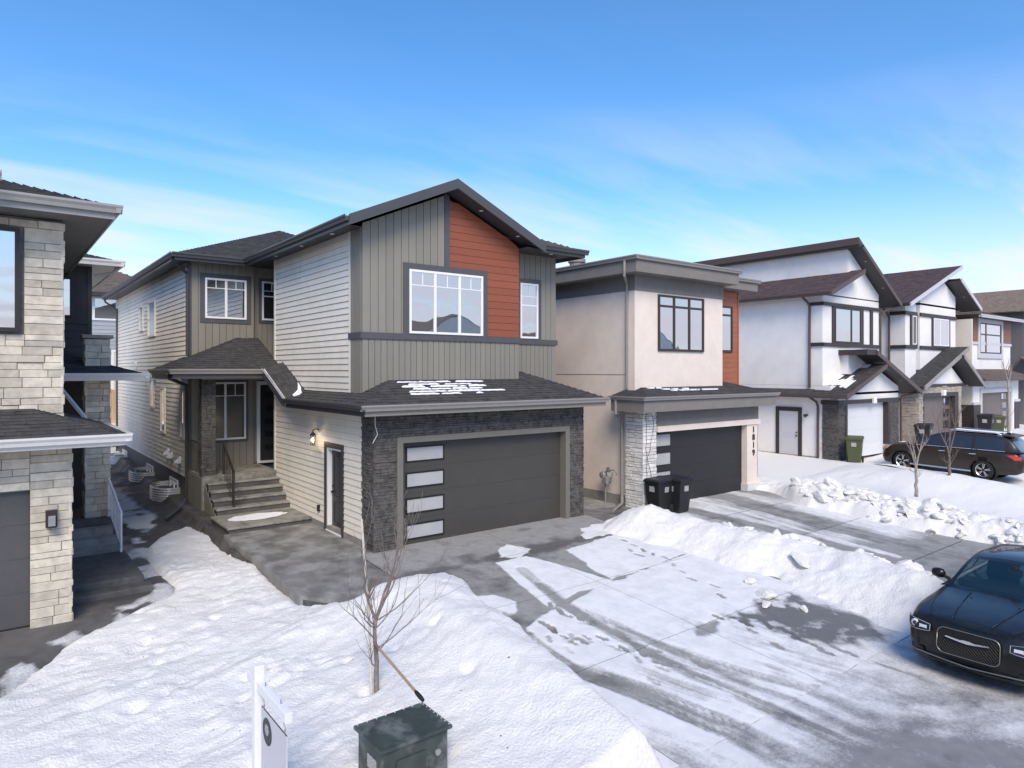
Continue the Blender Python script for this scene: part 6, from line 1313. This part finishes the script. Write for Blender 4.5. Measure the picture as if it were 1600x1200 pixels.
# --- black sedan parked at the kerb, nose towards the left
TS = lambda l, y, z: (11.38+l, 3.73+y, -.6+z)
sed = dict(paint='paint_black', glass='glass_clear', shoulder=.17, nose=.10, halfw=.95, track=.935, wheels=[(.98, .36), (4.03, .36)],
    l=[0, .03, .10, .22, .45, .8, 1.2, 1.6, 2.5, 3.4, 4.2, 4.7, 4.95, 5.04],
    wm=[.70, .785, .845, .885, .92, .942, .95, .95, .95, .95, .945, .925, .87, .74],
    zt=[.845, .865, .885, .905, .935, .965, .99, 1.02, 1.03, 1.04, 1.05, 1.06, 1.04, .98],
    zb=[.26, .22, .20, .19, .18, .18, .18, .18, .18, .18, .2, .25, .3, .36],
    green=dict(l=[1.50, 2.25, 2.9, 3.5, 4.0, 4.55], zt=[1.01, 1.405, 1.475, 1.465, 1.38, 1.06], zb=[1.0, 1.0, 1.0, 1.01, 1.02, 1.03], wb=[.90, .915, .915, .91, .89, .85], wr=[.80, .70, .67, .66, .65, .70],
               ws=2.25, rw=3.85, H=.45, s0=1.95, s1=4.15, pillars=[2.95], sun=(2.35, 3.5)))
car1 = make_car('sedan', 'black sedan with mesh grille and chrome wing badge parked at the kerb', (13.8, 3.76, -.6), TS, sed)
# seats, dashboard and wheel seen through the windscreen
for sy in (1, -1):
    se = MB().hexa([TS(l, .38*sy+y, z) for z, dl in ((.95, 0), (1.26, .12)) for l, y in ((2.72+dl, -.24), (2.72+dl, .24), (2.86+dl, .24), (2.86+dl, -.24))]).build('seat', 'seat_fabric', car1, bevel=.04)
    MB().hexa([TS(l, .38*sy+y, z) for z in (1.25, 1.41) for l, y in ((2.87, -.12), (2.87, .12), (2.96, .12), (2.96, -.12))]).build('headrest', 'seat_fabric', se, bevel=.04)
MB().hexa([TS(l, y, z) for z, a in ((1.0, 0), (1.09, .06)) for l, y in ((1.72+a, -.72), (1.72+a, .72), (2.15, .72), (2.15, -.72))]).build('dashboard', 'black_plastic', car1, bevel=.03)
MB().tube([TS(2.24+.05*math.sin(a), -.38+.17*math.cos(a), 1.08+.16*math.sin(a)) for a in np.linspace(0, 6.283, 22)], .014, 6).build('steering_wheel', 'black_plastic', car1, smooth=True)
# grille
def rrect(y0, y1, z0, z1, r, n=6):
    out = []
    for cy, cz, a0 in ((y1-r, z1-r, 0), (y0+r, z1-r, 90), (y0+r, z0+r, 180), (y1-r, z0+r, 270)):
        for k in range(n+1): a = R(a0+90*k/n); out.append((cy+r*math.cos(a), cz+r*math.sin(a)))
    return out
lf = lambda y, z: .07*(y/.75)**2+.10*((z-.52)/.4)**2-.022
def lsurf(y, z):
    l = float(np.interp(abs(y), [0, .70, .785, .845, .885, .92], [0, 0, .03, .10, .22, .45])); return l+.10*((z-.52)/.4)**2*max(0, 1-l/.7)+.07*(y/.75)**2*max(0, 1-l/.5)
rr = rrect(-.405, .405, .42, .79, .10)
tri(TS, [(lf(y, z)+.012, y, z) for y, z in rr], (.02, 0, 0), 'black_plastic', 'grille_back', car1)
ring = [TS(lf(y, z)-.004, y, z) for y, z in rr]; MB().tube(ring+[ring[0]], .008, 6).build('grille_surround', 'bronze_chrome', car1, smooth=True)
gmesh = MB()
for k in range(-26, 27):
    for sgn in (1, -1):
        p0 = None
        for q in range(15):
            z = .43+.35*q/14; y = k*.045+sgn*(z-.58)*.9
            if abs(y) < .39 and not (abs(y) > .33 and (z > .74 or z < .47)):
                p = TS(lf(y, z)+.004, y, z)
                if p0: gmesh.tube([p0, p], .0045, 4, cap=False)
                p0 = p
            else: p0 = None
stuff(gmesh.build('grille_mesh', 'black_plastic', car1))
tri(TS, [(lf(y, .66)-.012, y, z) for y, z in ((-.29, .675), (-.1, .648), (0, .640), (.1, .648), (.29, .675), (.27, .690), (.09, .676), (.04, .688), (-.04, .688), (-.09, .676), (-.27, .690))], (-.014, 0, 0), 'chrome', 'wing_badge', car1)
for sy in (1, -1):
    hy_ = [.51, .58, .645, .71, .77, .82, .855, .88]; hz1 = [.765, .775, .783, .79, .793, .795, .797, .797]; hz0 = [.672, .660, .652, .648, .650, .662, .685, .712]
    q = MB(); n = len(hy_); q.add([TS(lsurf(y, z)-.012, y*sy*1.008, z) for y, z in zip(hy_, hz0)]+[TS(lsurf(y, z)-.012, y*sy*1.008, z) for y, z in zip(hy_, hz1)], [(i, i+1, n+i+1, n+i) for i in range(n-1)])
    hl = q.build('headlight', 'black_plastic', car1); md = hl.modifiers.new('thick', 'SOLIDIFY'); md.thickness = .015; md.offset = 0
    q = MB(); q.tube([TS(lsurf(y, z)-.016, y*sy*1.01, z) for y, z in zip(hy_, hz1)]+[TS(lsurf(y, z)-.016, y*sy*1.01, z) for y, z in zip(hy_[::-1], hz0[::-1])]+[TS(lsurf(hy_[0], hz1[0])-.016, hy_[0]*sy*1.01, hz1[0])], .006, 5); q.build('headlight_rim', 'alloy', hl)
    MB().lathe([(.0, -.012), (.052, -.012), (.062, 0), (.064, .03)], TS(lsurf(.735, .72)-.014, .735*sy, .722), 'x', 20).build('projector', 'lamp_lens', hl, smooth=True); MB().lathe([(.0, -.02), (.034, -.02), (.036, 0)], TS(lsurf(.735, .72)-.018, .735*sy, .722), 'x', 18).build('lens', 'glass_dark', hl, smooth=True)
    tri(TS, [(lsurf(.56, .7)-.014, .56*sy, .685), (lsurf(.67, .7)-.014, .67*sy, .68), (lsurf(.67, .73)-.014, .67*sy, .735), (lsurf(.56, .73)-.014, .56*sy, .735)], (-.008, 0, 0), 'lamp_lens', 'lens', hl)
    # hood edge seam, crease, mirror, fog lamp bezel
    MB().tube([TS(.12, .50*sy, .905), TS(.5, .66*sy, .935), TS(1.0, .74*sy, .965), TS(1.5, .79*sy, .995)], .007, 5).build('hood_seam', 'black_plastic', car1)
    MB().tube([TS(.16, .25*sy, .912), TS(.7, .33*sy, .967), TS(1.4, .40*sy, 1.012)], [.004, .013, .006], 6).build('hood_crease', 'paint_black', car1, smooth=True)
    b = MB(); b.lathe([(.02, -.10), (.075, -.07), (.085, 0), (.07, .09), (.02, .12)], TS(1.88, 1.05*sy, 1.10), 'y', 14); mo = b.build('mirror', 'paint_black', car1, smooth=True); MB().tube([TS(1.86, .86*sy, 1.03), TS(1.88, 1.0*sy, 1.07)], .03, 6).build('mirror_arm', 'black_plastic', mo)
    tri(TS, [(lsurf(.6, .31)-.006, .60*sy, .31), (lsurf(.8, .33)-.006, .80*sy, .33), (lsurf(.8, .41)-.006, .80*sy, .41), (lsurf(.62, .39)-.006, .62*sy, .39)], (-.006, 0, 0), 'black_plastic', 'fog_lamp', car1)
    MB().tube([TS(1.62, .62*sy, 1.065), TS(1.60, .05*sy+.0, 1.055)], .009, 5).build('wiper', 'black_plastic', car1)
    MB().lathe([(.012, 0), (.012, .01)], TS(1.15, .32*sy, .995), 'z', 8).build('washer_nozzle', 'black_plastic', car1)
MB().tube([TS(lsurf(y, .3+.04*abs(y))-.006, y, .285+.05*abs(y)) for y in np.linspace(-.80, .80, 17)], .010, 6).build('bumper_strip', 'bronze_chrome', car1)
tri(TS, [(lsurf(y, z)-.006, y, z) for y, z in ((-.5, .235), (-.25, .225), (.25, .225), (.5, .235), (.55, .275), (.25, .27), (-.25, .27), (-.55, .275))], (-.006, 0, 0), 'black_plastic', 'lower_intake', car1)
MB().lathe([(.01, -.02), (.10, 0), (.11, .02), (.01, .03)], TS(2.12, 0, 1.30), 'x', 12).build('rear_view_mirror', 'black_plastic', car1)
tri(TS, [(.22, -.48, .918), (.22, .48, .918), (.225, .48, .918), (.225, -.48, .918)], (0, 0, .003), 'black_plastic', 'hood_seam', car1)

# --- dark SUV on the white house's driveway, nose to the garage
TU = lambda l, y, z: (30.75-y, 13.05-l, .0+z-.022*l)
suv = dict(paint='paint_bronze', glass='glass_dark', shoulder=.20, nose=.16, tail=.06, halfw=.98, track=.965, wheels=[(.95, .37), (3.80, .37)], lip='black_plastic',
    l=[0, .04, .12, .3, .6, 1.0, 1.5, 2.2, 3.2, 4.0, 4.6, 4.9, 5.0],
    wm=[.72, .82, .90, .95, .97, .98, .98, .98, .98, .98, .96, .92, .82],
    zt=[.86, .90, .94, .99, 1.04, 1.08, 1.12, 1.14, 1.15, 1.16, 1.15, 1.12, 1.05],
    zb=[.32, .28, .25, .24, .24, .24, .24, .24, .24, .25, .28, .33, .4],
    green=dict(l=[1.25, 2.15, 2.8, 3.6, 4.45, 4.95], zt=[1.09, 1.63, 1.74, 1.74, 1.66, 1.14], zb=[1.08, 1.10, 1.11, 1.12, 1.13, 1.12], wb=[.90, .92, .92, .92, .90, .86], wr=[.78, .68, .67, .67, .66, .72],
               ws=2.15, rw=4.55, H=.6, s0=1.65, s1=4.5, pillars=[2.5, 3.45], sun=(9, 9)))
car2 = make_car('suv', 'dark bronze SUV parked nose-in behind the snow mound before the white garage', (30.75, 10.6, 0), TU, suv)
for sy in (1, -1):
    MB().tube([TU(2.2, .60*sy, 1.70), TU(2.5, .62*sy, 1.80), TU(4.1, .60*sy, 1.78), TU(4.4, .58*sy, 1.70)], .02, 6).build('roof_rail', 'alloy', car2, smooth=True)
    tri(TU, [(4.55, .965*sy, 1.02), (4.75, .94*sy, 1.04), (4.985, .86*sy, .98), (4.97, .88*sy, .86), (4.80, .945*sy, .86)], (0, .03*sy, 0), 'tail_red', 'tail_light', car2)
    tri(TU, [(.12, .80*sy, .95), (.30, .93*sy, .99), (.52, .965*sy, .97), (.34, .955*sy, .84), (.14, .85*sy, .82)], (0, .03*sy, 0), 'lamp_lens', 'headlight', car2); tri(TU, [(.26, .945*sy, .88), (.40, .97*sy, .90), (.40, .97*sy, .84), (.28, .95*sy, .82)], (0, .035*sy, 0), 'amber', 'turn_signal', car2)
    for l in (2.3, 3.35): MB().tube([TU(l, .985*sy, .95), TU(l+.1, 1.015*sy, .96), TU(l+.22, .985*sy, .96)], .016, 6).build('door_handle', 'chrome', car2)
    MB().tube([TU(1.25, .975*sy, .30), TU(3.4, .975*sy, .30)], .035, 6).build('side_sill', 'pole_wood' if False else 'alloy', car2)
    b = MB(); b.lathe([(.02, -.1), (.08, -.06), (.09, 0), (.02, .1)], TU(1.75, 1.06*sy, 1.16), 'x', 12); b.build('mirror', 'paint_bronze', car2, smooth=True)
    MB().tube([TU(1.45, .925*sy, 1.10), TU(3.0, .945*sy, 1.13), TU(4.5, .925*sy, 1.15)], .012, 5).build('belt_strip', 'chrome', car2)
    for l in (1.55, 2.52, 3.48): MB().tube([TU(l, .986*sy, .34), TU(l, .992*sy, .6), TU(l+.0, .975*sy, 1.06)], .006, 4).build('door_seam', 'black_plastic', car2)
tri(TU, [(4.3, -.62, 1.70), (4.3, .62, 1.70), (4.72, .60, 1.66), (4.72, -.60, 1.66)], (0, 0, .04), 'paint_bronze', 'spoiler', car2)
MB().prism([TU(4.2, 0, 1.74), TU(4.4, 0, 1.72), TU(4.42, 0, 1.80)], (.02, 0, 0)).build('antenna', 'black_plastic', car2)
tri(TU, [(2.5, -.5, 1.755), (2.5, .5, 1.755), (4.1, .48, 1.75), (4.1, -.48, 1.75)], (0, 0, .012), 'roof_snow', 'roof_snow', car2)
